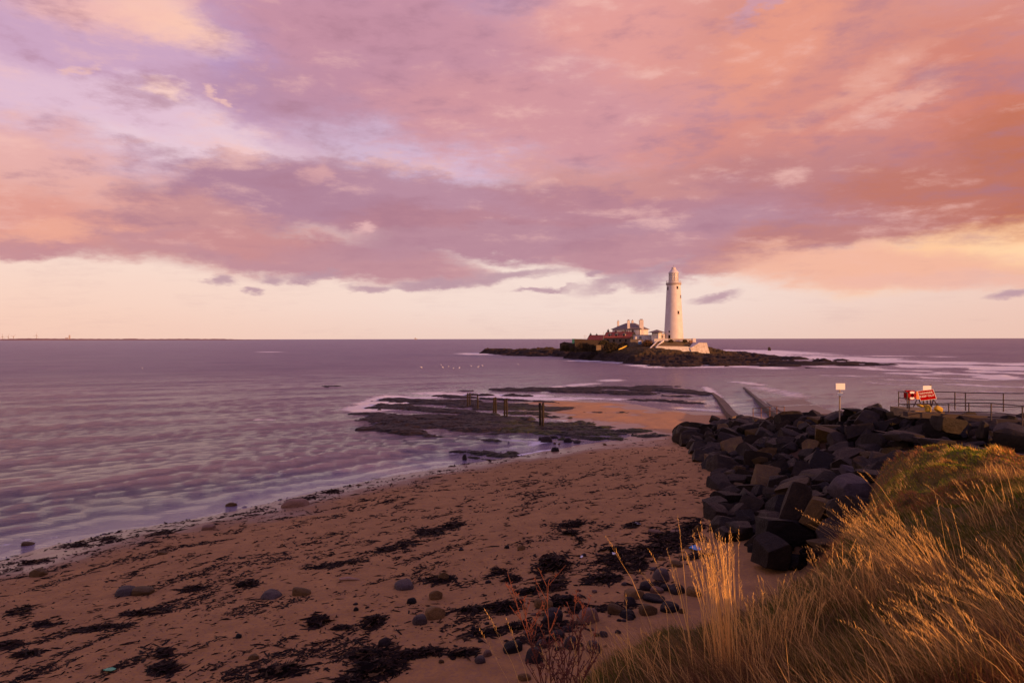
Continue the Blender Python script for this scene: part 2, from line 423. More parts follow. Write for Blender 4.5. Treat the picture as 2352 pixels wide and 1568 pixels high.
wet = np.clip(wet, 0, 1) * (1 - .75 * sstep(y, 62, 74) * sstep(z, .05, .13))
beach = tag(mesh_np('beach', np.stack([x, y, z], 1), grid_faces(nu, nv), sand_mat(), attrs={'wet': wet, 'pale': sstep(y + .5 * x, 56, 82) * .85}), kind='structure')  # pale masks the far sand that carries sunlight in its colour

# --- headland and the slope under the rock armour
HP = [(0, 0, 9.0), (0, -6, 9.1), (2.0, 0, 9.0), (5, 0, 8.75), (.9, 6, 7.45), (1.9, 6.5, 7.5), (1.15, 7.0, 7.2), (1.74, 7.6, 7.0), (3.0, 4.0, 8.5), (2.4, 4.5, 8.25), (1.74, 5.2, 7.85),
      (X(2100, 8), 8, Z(1350, 8)), (X(2300, 9), 9, Z(1235, 9)), (X(1810, 9), 9, Z(1385, 9)), (X(1960, 13), 13, Z(1265, 13)), (X(2010, 17), 17, Z(1180, 17)),
      (X(2060, 22), 22, Z(1105, 22)), (X(2050, 27), 27, Z(1055, 27)), (X(2120, 30), 30, Z(1040, 30)), (X(2352, 27), 27, Z(1062, 27)),
      (X(2200, 14), 14, Z(1150, 14)), (X(2300, 17), 17, Z(1105, 17)), (X(2220, 22), 22, Z(1072, 22)),
      (.4, 12, 2.2), (-2, 8, 3.2), (-1, 5, 6.0), (-3, 0, 7.4), (-8, 0, 3.8), (-15, 5, .4), (-30, 0, .2), (-60, -20, 0), (-8, 12, -.2), (-20, 12, -.4), (-40, 16, -1), (3.0, 15, 1.6), (-3, 16, -.2),
      (X(1650, 20), 20, 1.0), (X(1750, 23), 23, 1.3), (X(1860, 22), 22, 2.6), (X(1960, 21), 21, 3.9), (4, 24, .2), (-10, 30, -1),
      # armour
      (X(1565, 71), 71, .3), (X(1600, 55), 55, .6), (X(1640, 46.7), 46.7, .7), (X(1650, 38.8), 38.8, .8), (X(1620, 34), 34, .9), (X(1740, 27.9), 27.9, 1.1), (X(1840, 26), 26, 1.4),
      (X(1950, 28), 28, 3.1), (X(2050, 32), 32, 3.9), (X(2100, 37), 37, 4.4), (X(2200, 35), 35, 4.3), (X(2352, 32), 32, 4.4),
      (X(1900, 42), 42, 2.9), (X(1800, 36), 36, 2.5), (X(1750, 55), 55, 2.3), (X(1900, 50), 50, 3.8), (X(1700, 45), 45, 1.8),
      (X(1690, 70), 70, 1.9), (X(1850, 58), 58, Z(966, 58)), (X(1930, 54), 54, Z(962, 54)), (X(2000, 48), 48, Z(964, 48)), (X(2060, 45), 45, Z(966, 45)), (X(2200, 43), 43, Z(978, 43)), (X(2352, 42), 42, Z(986, 42)),
      (20, 80, -1), (32, 74, -1), (38, 62, -1), (45, 54, 0), (60, 48, 3), (10, 60, -1.5), (5, 45, -1.5), (0, 60, -3), (5, 75, -3),
      # inland
      (14, 5, 8.4), (20, 12, 7.0), (20, 20, 6.2), (20, 3, 8.2), (30, 10, 7.5), (30, 22, 6.6), (32, 32, 5.6), (45, 35, 6.2), (45, 20, 7.6), (60, 5, 9.2), (60, 35, 6.2), (80, 12, 8.9), (80, -30, 9.4), (120, -30, 9.4),
      (30, -30, 9.3), (0, -40, 9.2), (-30, -50, 8.8), (-40, -30, 5), (0, -120, 9.3), (120, 20, 7.5), (120, -120, 9.5), (-70, -120, 8)]
HR = RBF(HP, .6)
def head_h(x, y):
    z = HR(x, y)
    g = sstep(z, 4.5, 6.5)
    n = fbm(x * .55, y * .55, 4, 21) - .5; n2 = fbm(x * 1.9, y * 1.9, 3, 22) - .5; n3 = fbm(x * .12, y * .12, 3, 23) - .5
    near = sstep(np.hypot(x, y), 2, 7)
    lump = np.abs(fbm(x * .9 + 3, y * .9, 3, 26) - .5); z = z - .9 * sstep(.11 - lump, 0, .11) * g * sstep(np.hypot(x, y), 10, 16) * .45
    return z + near * (n * .75 + n2 * .34) * (0.25 + .75 * g) + n3 * .5 * sstep(np.hypot(x, y), 20, 50)
u = np.linspace(-1, 1, 520); v = np.linspace(-1, 1, 520)
xs = 6 + np.where(u < 0, 76, 114) * np.sinh(3.6 * u) / np.sinh(3.6); ys = 12 + np.where(v < 0, 132, 66) * np.sinh(3.6 * v) / np.sinh(3.6)
Xg, Yg = np.meshgrid(xs, ys, indexing='ij'); hx, hy = Xg.ravel(), Yg.ravel(); hz = head_h(hx, hy)
heap = [(X(a, b), b) for a, b in ((1560, 73), (1588, 60), (1606, 52), (1636, 45), (1650, 38.8), (1622, 34), (1650, 31), (1740, 27.6), (1835, 25.2), (1925, 24), (1965, 25), (2010, 27), (2050, 31), (2110, 35),
        (2200, 33), (2352, 30), (2520, 29), (2520, 43), (2352, 43), (2200, 43.5), (2060, 46), (2000, 50), (1930, 56), (1850, 61), (1750, 67), (1690, 73), (1620, 77))]
hd = sdpoly(hx, hy, heap)
turf = sstep(hz, 2.4, 4.4) * (1 - sstep(hd, -.4, .6))
def turf_mat():
    m, t, b = newmat('grassy_earth'); tc = t.new('ShaderNodeTexCoord').outputs['Object']
    n = t.noise(tc, .9, 6, .65); nf = t.noise(t.mapping(tc, rot=(0, 0, .6), sc=(1, 3.5, 1)), 9, 6, .7); nb = t.noise(tc, .33, 4, .6)
    g = t.mix(t.mapr(n, .35, .65), (.060, .062, .012, 1), (.16, .105, .028, 1))
    g = t.mix(t.mapr(nf, .35, .7, 0, .8), g, (.24, .15, .045, 1)); g = t.mix(t.mapr(nb, .52, .66, 0, .6), g, (.12, .06, .028, 1))
    e = t.mix(t.mapr(nf, .3, .7), (.045, .026, .016, 1), (.11, .055, .03, 1))
    t.put(b.inputs['Base Color'], t.mix(t.attr('turf'), e, g)); b.inputs['Roughness'].default_value = .95; b.inputs['Specular IOR Level'].default_value = .15
    t.put(b.inputs['Normal'], t.bump(t.math('ADD', n, t.math('MULTIPLY', nf, .5)), .9, .15)); return m
headland = tag(mesh_np('headland', np.stack([hx, hy, hz], 1), grid_faces(520, 520), turf_mat(), attrs={'turf': turf}), kind='structure')

# --- reef ledges (a wave-cut platform that breaks the surface)
def ledge(q, th, hgt=.35): return ([W2(a, b) for a, b in q], th * (lambda D: D * D / (H * F))(W2(*q[len(q) // 2])[1]), hgt)
def zz(*uv): return [(a * .336 + 809, b * .336 + 846.7) for a, b in uv]
LED = [ledge(zz((300, 212), (500, 222), (700, 232), (1000, 252), (1200, 264), (1395, 276)), 5.0), ledge(zz((600, 228), (800, 240), (1020, 262)), 7), ledge(zz((1150, 268), (1330, 276)), 5),
       ledge(zz((225, 266), (400, 268), (560, 284), (740, 296)), 4.2), ledge(zz((90, 308), (270, 312)), 4.5), ledge(zz((740, 300), (930, 318)), 3),
       ledge(zz((240, 335), (420, 335), (620, 330), (900, 340), (1030, 350)), 8), ledge(zz((360, 360), (600, 370), (800, 380), (1000, 390), (1150, 405)), 9.5, .32),
       ledge(zz((700, 395), (1000, 410), (1300, 430), (1560, 445)), 9, .26), ledge(zz((1100, 400), (1400, 410), (1700, 430), (1880, 445)), 10, .22), ledge(zz((1300, 445), (1600, 470), (1800, 480)), 6, .2),
       ledge(zz((1060, 362), (1300, 378), (1560, 372)), 4.5, .2), ledge(zz((1130, 303), (1290, 310)), 3, .2), ledge(zz((1080, 335), (1200, 345)), 2.6, .2), ledge(zz((1330, 330), (1480, 338)), 2.5, .15),
       ledge(zz((140, 404), (260, 412), (390, 428)), 5, .4), ledge(zz((600, 186), (800, 196)), 2.2), ledge(zz((815, 179), (930, 182)), 1.3), ledge(zz((745, 152), (800, 154)), 1.0, .2),
       ledge(zz((1060, 145), (1215, 150)), 3.2, .45), ledge(zz((1240, 136), (1380, 146), (1450, 156)), 2.6, .4), ledge(zz((1425, 143), (1600, 136), (1780, 132), (1960, 140)), 3.2, .45),
       ledge(zz((1610, 156), (1800, 164), (1960, 168)), 3.6, .45), ledge(zz((1995, 128), (2150, 146), (2340, 168)), 2.8, .4), ledge(zz((2020, 122), (2220, 124)), 1.0, .3),
       ledge(zz((1930, 216), (2230, 224)), 2.2, .12), ledge(zz((2150, 188), (2250, 190)), 1.8, .12), ledge(zz((2240, 234), (2360, 238)), 1.8, .12), ledge(zz((1095, 183), (1180, 186)), 1.6, .3),
       ledge(zz((915, 204), (1060, 212), (1200, 222), (1430, 240)), 1.6, .25), ledge(zz((1650, 302), (1870, 308)), 2.6, .12), ledge(zz((570, 540), (720, 545), (900, 575), (1000, 590)), 5, .10),
       ledge(zz((1000, 500), (1100, 506)), 2.2, .2), ledge(zz((850, 485), (1000, 500)), 1.6, .06), ledge(zz((420, 545), (520, 560)), 2.0, .1), ledge(zz((520, 455), (610, 462)), 1.6, .12),
       ledge(zz((310, 243), (370, 246)), 1.4, .2), ledge(zz((200, 244), (235, 246)), 1.5, .2), ledge([(1080, 1050), (1160, 1060)], 1.5, .1)]
LED += [ledge([(740, 886), (762, 887)], 1.2, .2), ledge([(1290, 1010), (1330, 1014)], 3, .2)]
x, y, nu, nv = polar(-17, 24, 640, 58, 175, 520)
h = np.full(x.shape, -9.0)
nz = fbm(x * .5, y * .5, 4, 31) - .5; nz2 = fbm(x * .18 + y * .05, y * .5, 4, 33) - .5; nz3 = fbm(x * 1.6, y * 1.6, 3, 34) - .5
for pts, th, hg in LED:
    dd = np.full(x.shape, 1e9)
    for a, b in zip(pts[:-1], pts[1:]): dd = np.minimum(dd, segd(x, y, a, b)[0])
    h = np.maximum(h, hg * 1.15 - (dd / th) ** 1.6 * hg * 1.1)
h = h - .07 + nz * .55 + nz2 * .42 + nz3 * .20
h = h - .35 * np.clip(.5 - np.abs(fbm(x * .35 + 9, y * .9, 4, 37) - .5) * 9, 0, 1) + .10 * sstep(fbm(x * .9, y * .9, 3, 38), .5, .62)
h = np.where(h > .2, .2 + (h - .2) * .55, h)
def reef_mat(name='reef_rock', moss=1.0):
    m, t, b = newmat(name); tc = t.new('ShaderNodeTexCoord').outputs['Object']
    n = t.noise(t.mapping(tc, rot=(0, 0, -.15), sc=(.35, 1, 2)), 1.6, 7, .7); n2 = t.noise(tc, .22, 4, .6); nf = t.noise(tc, 5, 4, .7)
    c = t.mix(t.mapr(n, .35, .68), (.005, .003, .002, 1), (.028, .016, .010, 1))
    ms = t.math('MULTIPLY', t.math('MULTIPLY', t.mapr(n2, .42, .56), t.attr('mossy')), t.mapr(nf, .4, .6, .2, 1)); c = t.mix(t.math('MULTIPLY', ms, .9 * moss), c, (.060, .066, .006, 1))
    t.put(b.inputs['Base Color'], c); t.put(b.inputs['Roughness'], t.mapr(nf, .3, .7, .4, .8)); b.inputs['Specular IOR Level'].default_value = .22
    t.put(b.inputs['Normal'], t.bump(t.math('ADD', n, t.math('MULTIPLY', nf, .35)), 1.0, .18)); return m
M['reef'] = reef_mat()
V = np.stack([x, y, np.maximum(h, -.6)], 1); Fq = grid_faces(nu, nv)
keep = (V[Fq, 2].max(1) > -.35); reef = tag(mesh_np('reef', V, Fq[keep], M['reef'], attrs={'mossy': sstep(x, -7, 3) * sstep(y, 112, 100)}), kind='structure')

# --- the island
IP = [(p.x, p.y, 0.0) for p in (P(*q) for q in ((1106, 812.6), (1150, 815.5), (1209, 818), (1288, 819), (1315, 824), (1348, 827), (1400, 830), (1425, 832), (1451, 837), (1480, 840), (1514, 842), (1560, 843), (1617, 841), (1660, 842), (1709, 843), (1770, 845), (1839, 845)))]
def ip(px, D, py): IP.append((X(px, D), D, Z(py, D)))
for q in ((1120, 500, 801.5), (1150, 500, 801.5), (1202, 460, 801), (1284, 430, 801), (1240, 445, 802), (1320, 374, 806), (1350, 362, 806), (1400, 338, 806), (1440, 322, 806), (1480, 312, 806), (1500, 300, 812),
          (1560, 312, 813), (1630, 318, 812), (1450, 295, 818), (1520, 285, 824), (1600, 290, 822), (1400, 328, 822), (1560, 275, 834), (1650, 285, 828), (1700, 290, 828), (1760, 285, 831),
          (1640, 370, 804), (1700, 420, 806), (1680, 340, 814), (1740, 330, 819), (1800, 330, 824), (1850, 310, 829), (1900, 300, 834), (1300, 415, 804)): ip(*q)
IP += [(X(q, D), D, z) for q, D, z in ((2100, 540, -4), (2230, 520, -4), (2000, 550, -4), (1900, 540, -4), (2300, 480, -3), (2180, 400, -2.5), (1350, 380, 7), (1420, 352, 7.4), (1500, 345, 8.5), (1547, 340, 9.6), (1547, 350, 9.6), (1480, 335, 7.5), (1590, 345, 8.5), (1620, 350, 6.5), (1450, 360, 8), (1400, 400, 4), (1550, 400, 2), (1300, 460, 2), (1200, 520, 0), (1100, 540, -2),
       (1090, 500, -2), (1080, 470, -3), (1400, 450, -2), (1550, 450, -3), (1700, 460, -1), (1750, 420, -.2), (1820, 370, -.2), (1900, 330, -.1), (1980, 300, -.2), (2050, 280, -.3), (2100, 300, -1.2), (1950, 250, -1.0),
       (1209, 395, -1.5), (1288, 380, -1.2), (1106, 455, -2), (1340, 315, -1.5), (1425, 290, -1.2), (1451, 255, -1.6), (1540, 240, -1.8), (1650, 245, -1.8), (1760, 235, -1.6), (1850, 230, -1.6), (1200, 330, -3), (1400, 240, -3), (1600, 210, -3))]
IP = [(a, b, c - (.9 if a / b * F + CX > 1645 and c > .3 else 0)) for a, b, c in IP]
IR = RBF(IP, 3.0)
def isl_h(x, y):
    z = IR(x, y); st = fbm(x * .09, y * .09, 4, 41) - .5; s2 = fbm(x * .35 , y * .35, 4, 42) - .5
    low = 1 - sstep(z, 4.0, 7.5)
    z = z + (st * 3.0 + s2 * 2.6) * low * sstep(z, -2.5, 1.5)
    z = z - 1.1 * (1 - sstep(z, .6, 2.2)) * sstep(fbm(x * .05, y * .12, 3, 47), .48, .60)
    k = .9; q = z / k; f = q - np.floor(q); zq = (np.floor(q) + sstep(f, .25, .75)) * k      # bedded ledges
    return z * (1 - .75 * low) + zq * .75 * low
x, y, nu, nv = polar(-7, 34, 760, 225, 560, 420)
z = isl_h(x, y)
# skerries trailing off to the right of the island
SK = [([P(*q).xy for q in s], th, hg) for s, th, hg in (([(1640, 812), (1750, 822), (1820, 826)], 9, 1.3), ([(1760, 832), (1860, 838), (1940, 838)], 7, .9), ([(1850, 834), (1990, 836)], 5, .7), ([(1690, 838), (1800, 842)], 7, .8),
      ([(1600, 802.5), (1700, 807)], 22, 2.4), ([(1700, 812), (1745, 816)], 7, .8), ([(1822, 806), (1836, 806.5)], 5, .5), ([(2000, 838), (2048, 840)], 3, .5), ([(1880, 830), (1895, 831)], 3, 1.2), ([(1925, 829), (1940, 829.5)], 3, .9), ([(1960, 833), (1970, 834)], 3, .6), ([(1930, 840), (1990, 841)], 3, .5))]
for pts, th, hg in SK:
    dd = np.full(x.shape, 1e9)
    for a, b in zip(pts[:-1], pts[1:]): dd = np.minimum(dd, segd(x, y, a, b)[0])
    z = np.maximum(z, hg - (dd / th) ** 2 * hg * 1.2 + (fbm(x * .22, y * .22, 4, 44) - .5) * hg * 1.6)
grs = sstep(z + (fbm(x * .1, y * .1, 3, 45) - .5) * 2.0, 2.9, 4.2)
def isl_mat():
    m, t, b = newmat('island_ground'); tc = t.new('ShaderNodeTexCoord').outputs['Object']
    n = t.noise(t.mapping(tc, sc=(.12, .4, 2.2)), 1.0, 7, .7); nf = t.noise(tc, .5, 6, .7)
    c = t.mix(t.mapr(n, .36, .66), (.008, .005, .004, 1), (.055, .031, .021, 1)); g = t.mix(t.mapr(nf, .35, .65), (.035, .026, .007, 1), (.10, .058, .020, 1))
    t.put(b.inputs['Base Color'], t.mix(t.attr('grass'), c, g)); b.inputs['Roughness'].default_value = .9; b.inputs['Specular IOR Level'].default_value = .2
    t.put(b.inputs['Normal'], t.bump(t.math('ADD', n, nf), 1, .5)); return m
V = np.stack([x, y, np.maximum(z, -1.5)], 1); Fq = grid_faces(nu, nv); keep = (V[Fq, 2].max(1) > -.9)
island = tag(mesh_np('island', V, Fq[keep], isl_mat(), attrs={'grass': grs}), kind='structure')

# --- far coast on the left horizon
def coast():
    D = 9000; pts = [(-700, 776.5), (-300, 775.6), (0, 776.6), (60, 775.2), (140, 776), (280, 776.8), (300, 775.8), (330, 777.2), (430, 776.6), (470, 777.2), (500, 776.8), (560, 778.8), (640, 779.5)]
    xs_ = np.linspace(-700, 640, 160); ys_ = np.interp(xs_, [p[0] for p in pts], [p[1] for p in pts]); 
    rows = [(0, -2), (60, .55), (220, 1.0), (900, 1.05), (2500, -.2)]; V = []
    for a, b in zip(xs_, ys_):
        top = Z(b, D) + 3 * sin(a * .31) * 0.6
        for dy_, k in rows: V.append((X(a, D) * (1 + dy_ / D), D + dy_, top * k if k > 0 else -6))
    return mesh_np('coast', V, grid_faces(160, 5), simple('coast_land', (.30, .17, .14), .95, scale=.004, c2=(.22, .12, .10), bump=0), smooth=True)  # haze over the distant land put into its lighter colour
tag(coast(), kind='structure')

# ================================================================== SEA
x, y, nu, nv = polar(-100, 100, 900, 7, 45000, 900, 1.25)
rr = np.hypot(x, y); sd_ = np.full(x.shape, -999.0); nearm = rr < 170; sd_[nearm] = sdpoly(x[nearm], y[nearm], shore)
off = -sd_                                         # metres off the shoreline
amp = np.clip(off / 12, .08, 1); amp = np.where(nearm, amp, 1)
def wv(dirdeg, lam, a, ph=0, sh=1.0):
    k = 2 * PI / lam; c, s_ = cos(R(dirdeg)), sin(R(dirdeg)); wob = (fbm(x / lam * .10, y / lam * .22, 3, int(lam * 7)) - .5) * 7
    q = np.sin((x * c + y * s_) * k + ph + wob); fade = np.clip(1 - rr / (lam * 260), 0, 1)
    return a * (((q + 1) / 2) ** sh * 2 - 1) * fade * (fbm(x / lam * .12 + 5, y / lam * .12, 2, 3) * 1.6)
zw = wv(-62, 13, .16, sh=1.8) + wv(-74, 6.5, .05, 1, 1.5) + wv(-50, 3.2, .035, 2) + wv(-95, 2.1, .03) + wv(-40, 1.6, .018, .3) + wv(-66, 34, .16, .5, 1.6)
ns = np.exp(-((off - 9) / 9) ** 2) * (y < 70) * (rr < 120)
zs = ns * .045 * np.sin(off * 2.2 + (fbm(x * .15, y * .15, 3, 8) - .5) * 9) * (.4 + 1.2 * fbm(x * .2, y * .2, 2, 12))
right = sstep(x, 60, 160) * sstep(y, 90, 160)
zw = zw * amp + zs + right * wv(-80, 22, .38, sh=3)
foam = np.zeros(x.shape); calm = np.zeros(x.shape)
def streak(pts, th, k=1.0, arr='foam', soft=1.0):
    global foam, calm
    pw = [W2(*q) for q in pts]; D = pw[len(pw) // 2][1]; t = th * D * D / (H * F)
    xm = [q[0] for q in pw]; ym = [q[1] for q in pw]; mk = (x > min(xm) - 5 * t) & (x < max(xm) + 5 * t) & (y > min(ym) - 5 * t) & (y < max(ym) + 5 * t)
    dd = np.full(mk.sum(), 1e9)
    for a, b in zip(pw[:-1], pw[1:]): dd = np.minimum(dd, segd(x[mk], y[mk], a, b)[0])
    q = k * np.exp(-(dd / t) ** 2)
    if arr == 'foam': foam[mk] = np.maximum(foam[mk], q)
    else: calm[mk] = np.maximum(calm[mk], q)
for q in (([(1690, 806), (1720, 809), (1760, 812)], 2.5, .9), ([(1700, 812), (1730, 816)], 2.5, .8), ([(1755, 811), (1800, 812.5)], 2.2, .9), ([(1750, 819), (1830, 822), (1900, 826), (2000, 829)], 3.2, .9), ([(1840, 820), (1990, 824)], 2.2, .9),
          ([(1985, 830), (2120, 833), (2352, 838)], 3, .8), ([(2050, 838), (2352, 846)], 3.0, .75), ([(1900, 843), (2100, 846)], 2.5, .45), ([(1650, 841), (1700, 842.5), (1780, 846)], 2, .7), ([(2070, 858), (2130, 860)], 2, .75), ([(2180, 858), (2240, 862), (2300, 866)], 2.2, .8),
          ([(2290, 868), (2352, 872)], 3.2, .9), ([(2270, 848), (2352, 852)], 2.5, .8), ([(2050, 872), (2200, 876)], 2.5, .35), ([(2200, 884), (2352, 892)], 3, .5), ([(1515, 843.5), (1640, 843)], 1.8, .8), ([(1400, 832.5), (1445, 834)], 1.3, .5), ([(1330, 828.5), (1370, 830)], 1.3, .6),
          ([(1094, 811.5), (1110, 813.5)], 1.2, .8), ([(597, 806.5), (630, 807.5)], .6, .5), ([(1455, 839), (1500, 842)], 1.5, .6), ([(830, 938), (852, 932), (878, 921), (898, 912)], 4, 1), ([(836, 942), (880, 938)], 4, .75), ([(840, 925), (870, 920)], 3, .7),
          ([(950, 914), (1010, 911)], 2, .55), ([(1310, 886), (1340, 882)], 1.7, .9), ([(1345, 881), (1362, 880)], 1.5, .7), ([(1397, 874), (1410, 873)], 1.6, .8), ([(1275, 888), (1300, 892)], 1.3, .7), ([(1000, 893), (1100, 888), (1180, 886)], 6, .22), ([(900, 905), (1050, 900)], 8, .25),
          ([(600, 1179), (660, 1168), (710, 1157), (750, 1149)], 2.0, .9), ([(640, 1184), (700, 1175)], 1.5, .4), ([(0, 1250), (60, 1236), (130, 1230)], 2.0, .4), ([(560, 1103), (700, 1093)], 1.8, .35), ([(580, 1090), (680, 1080)], 1.6, .3), ([(300, 1150), (450, 1140)], 2, .25),
          ([(1150, 1010), (1200, 1014), (1240, 1016)], 3, .45), ([(1220, 1022), (1255, 1012)], 2, .6), ([(590, 962), (625, 963)], 1.3, .5), ([(1040, 1040), (1110, 1034), (1180, 1028)], 2.5, .3), ([(1185, 1046), (1240, 1036), (1300, 1030)], 1.6, .5),
          ([(980, 903), (1100, 906), (1230, 909)], 4, .5), ([(1120, 912), (1300, 917)], 3.0, .55), ([(1300, 913), (1420, 917)], 3, .4), ([(905, 925), (930, 922)], 2.5, .6), ([(1560, 938), (1650, 944)], 2.5, .35), ([(1820, 816), (1980, 818), (2150, 820)], 1.2, .5), ([(2100, 842), (2200, 845), (2352, 849)], 2, .9), ([(2200, 853), (2352, 858)], 2, .8), ([(1990, 849), (2120, 852)], 1.6, .6), ([(2130, 868), (2260, 872)], 1.6, .6), ([(1900, 862), (2020, 866)], 1.5, .5), ([(2000, 880), (2120, 886)], 1.5, .4), ([(2250, 900), (2352, 904)], 2, .4), ([(1620, 889), (1650, 912)], 1.2, .6), ([(1690, 878), (1740, 884)], 1.5, .6), ([(1740, 890), (1800, 900), (1830, 912)], 3, .4)): streak(*q)
for q in (([(1000, 912), (1100, 914), (1250, 915), (1300, 920)], 9, 1), ([(1150, 903), (1300, 908), (1450, 918)], 7, .9), ([(1350, 915), (1500, 922), (1630, 928)], 10, .95), ([(1560, 937), (1655, 944)], 8, 1), ([(920, 938), (1010, 946), (1100, 956)], 6, .9),
          ([(1050, 946), (1180, 955)], 10, .95), ([(1200, 960), (1300, 966), (1450, 985)], 8, .9), ([(1080, 955), (1190, 965)], 5, .9), ([(880, 930), (1000, 932)], 4, .8), ([(1250, 1012), (1400, 1010)], 8, .9), ([(1000, 1060), (1200, 1043), (1330, 1025)], 8, .8)): streak(*q, arr='calm')
calm = np.maximum(calm, np.where(nearm, .75 * np.exp(-(np.maximum(off, 0) / 5) ** 2), 0)); calm = np.where(nearm, np.maximum(calm, (off < -.5) * 1.0), calm)
zw = zw * (1 - .9 * np.clip(calm, 0, 1)) + foam * .10 * (rr > 150)
def sea_mat():
    m, t, b = newmat('sea_water'); tc = t.new('ShaderNodeTexCoord').outputs['Object']
    calm = t.attr('calm'); fo = t.math('MULTIPLY', t.attr('foam'), 1.35)
    big = t.noise(t.mapping(tc, rot=(0, 0, R(14)), sc=(.35, 1, 1)), .35, 4, .6); mid = t.noise(t.mapping(tc, rot=(0, 0, R(16)), sc=(.30, 1, 1)), 2.9, 7, .70); fine = t.noise(t.mapping(tc, rot=(0, 0, R(8)), sc=(.35, 1, 1)), 6.0, 4, .65)
    hgt = t.math('ADD', t.math('MULTIPLY', big, .35), t.math('ADD', t.math('MULTIPLY', mid, .34), t.math('MULTIPLY', fine, .24)))
    t.put(b.inputs['Normal'], t.bump(hgt, t.mapr(calm, 0, 1, 1.0, .015), 1.5))
    wc = t.mix(t.mapr(t.noise(t.mapping(tc, sc=(.3, 1, 1)), .05, 4, .6), .35, .65), (.190, .145, .215, 1), (.145, .112, .178, 1))
    fn = t.noise(t.mapping(tc, sc=(.5, 1, 1)), .9, 6, .75); fm = t.mapr(t.math('ADD', fo, t.math('MULTIPLY', t.math('SUBTRACT', fn, .5), 1.6)), .30, .62)
    fm = t.math('MULTIPLY', fm, t.mapr(fo, .04, .3))
    t.put(b.inputs['Base Color'], t.mix(fm, wc, (.86, .82, .82, 1)))
    far = t.mapr(t.vm('LENGTH', tc), 60, 260, .08, .34); rg = t.new('ShaderNodeMix'); t.put(rg.inputs[0], calm); t.put(rg.inputs[2], far); rg.inputs[3].default_value = .03
    t.put(b.inputs['Roughness'], t.mix(fm, rg.outputs[0], (.7, .7, .7, 1)))
    b.inputs['IOR'].default_value = 1.33; b.inputs['Specular IOR Level'].default_value = .5
    return m
sea = tag(mesh_np('sea', np.stack([x, y, zw], 1), grid_faces(nu, nv), sea_mat(), attrs={'foam': foam, 'calm': np.clip(calm, 0, 1)}), kind='structure')

# ================================================================== ISLAND BUILDINGS
def L3(px, py, D): return Vector((X(px, D), D, Z(py, D)))
def z4(u, v): return (u * .1 + 1307.7, v * .1 + 724.4)          # photograph coordinates of a detail view
def z1(u, v): return (1260.7 + .168 * u, 583.3 + .168 * v)
def hut(name, base, A, B, C_, zb, zt, mat):                        # walls over a rotated rectangle A-B-C
    pass
# --- lighthouse
D0 = 340.0; lx = X(1547.4, D0); zb = Z(780.5, D0); K = .03122
lh = empty('lighthouse', (lx, D0, zb)); tag(lh, 'tall tapering white lighthouse with a round gallery and domed lantern on the island', 'lighthouse')
def hz_(v): return (1228 - v) * K
MB().lathe([(4.85, -1.5), (4.75, 0), (4.43, hz_(1000)), (4.16, hz_(850)), (3.90, hz_(700)), (3.62, hz_(520)), (3.40, hz_(375)), (3.40, hz_(358))], 48).build('tower', M['white_paint'], lh, True)
MB().lathe([(3.3, hz_(362)), (3.75, hz_(352)), (3.80, hz_(340)), (3.80, hz_(330)), (3.55, hz_(322)), (3.0, hz_(321.8))], 48).build('gallery', simple('gallery_stone', (.45, .36, .30), .7), lh, True)
MB().lathe([(2.4, hz_(323)), (2.45, hz_(298)), (2.55, hz_(296)), (2.55, hz_(294))], 32).build('lantern_base', M['white_paint'], lh, True)
MB().lathe([(2.32, hz_(295)), (2.32, hz_(172))], 24).build('lantern_glass', M['lantern_glass'], lh)
g = MB()
for k in range(12):
    a = 2 * PI * k / 12; a2 = 2 * PI * (k + 1) / 12; z0, z1_ = hz_(295), hz_(172); zm = (z0 + z1_) / 2
    q = lambda an, zz_: (2.38 * cos(an), 2.38 * sin(an), zz_)
    g.tube(q(a, z0), q(a, z1_), .07, n=5); g.tube(q(a, z0), q(a2, zm), .04, n=4); g.tube(q(a2, z0), q(a, zm), .04, n=4); g.tube(q(a, zm), q(a2, z1_), .04, n=4); g.tube(q(a2, zm), q(a, z1_), .04, n=4)
g.build('glazing_bars', M['grey_trim'], lh)
MB().lathe([(2.42, hz_(173)), (2.55, hz_(170)), (2.5, hz_(163)), (2.3, hz_(150)), (1.75, hz_(130)), (1.25, hz_(112)), (1.15, hz_(108))], 32).build('dome', M['white_paint'], lh, True)
MB().lathe([(1.28, hz_(109)), (1.25, hz_(104)), (1.0, hz_(103)), (.95, hz_(88)), (1.1, hz_(86)), (1.0, hz_(78)), (.5, hz_(72)), (.08, hz_(68))], 20).build('vent', M['white_paint'], lh, True)
MB().tube((0, 0, hz_(72)), (0, 0, hz_(50)), .05).lathe([(.02, hz_(52)), (.28, hz_(47)), (.02, hz_(42))], 10).build('finial', M['grey_trim'], lh)
g = MB()
for k in range(24):
    a = 2 * PI * k / 24; g.tube((3.6 * cos(a), 3.6 * sin(a), hz_(322)), (3.6 * cos(a), 3.6 * sin(a), hz_(322) + 1.0), .035, n=4)
for zz_ in (.5, 1.0):
    for k in range(24):
        a, b_ = 2 * PI * k / 24, 2 * PI * (k + 1) / 24; g.tube((3.6 * cos(a), 3.6 * sin(a), hz_(322) + zz_), (3.6 * cos(b_), 3.6 * sin(b_), hz_(322) + zz_), .03, n=4)
g.build('gallery_railing', M['white_paint'], lh)
aim = math.atan2(-lx, -D0)                                         # heading back to the headland
prof = [(4.75, 0), (4.43, hz_(1000)), (4.16, hz_(850)), (3.90, hz_(700)), (3.62, hz_(520)), (3.40, hz_(375))]
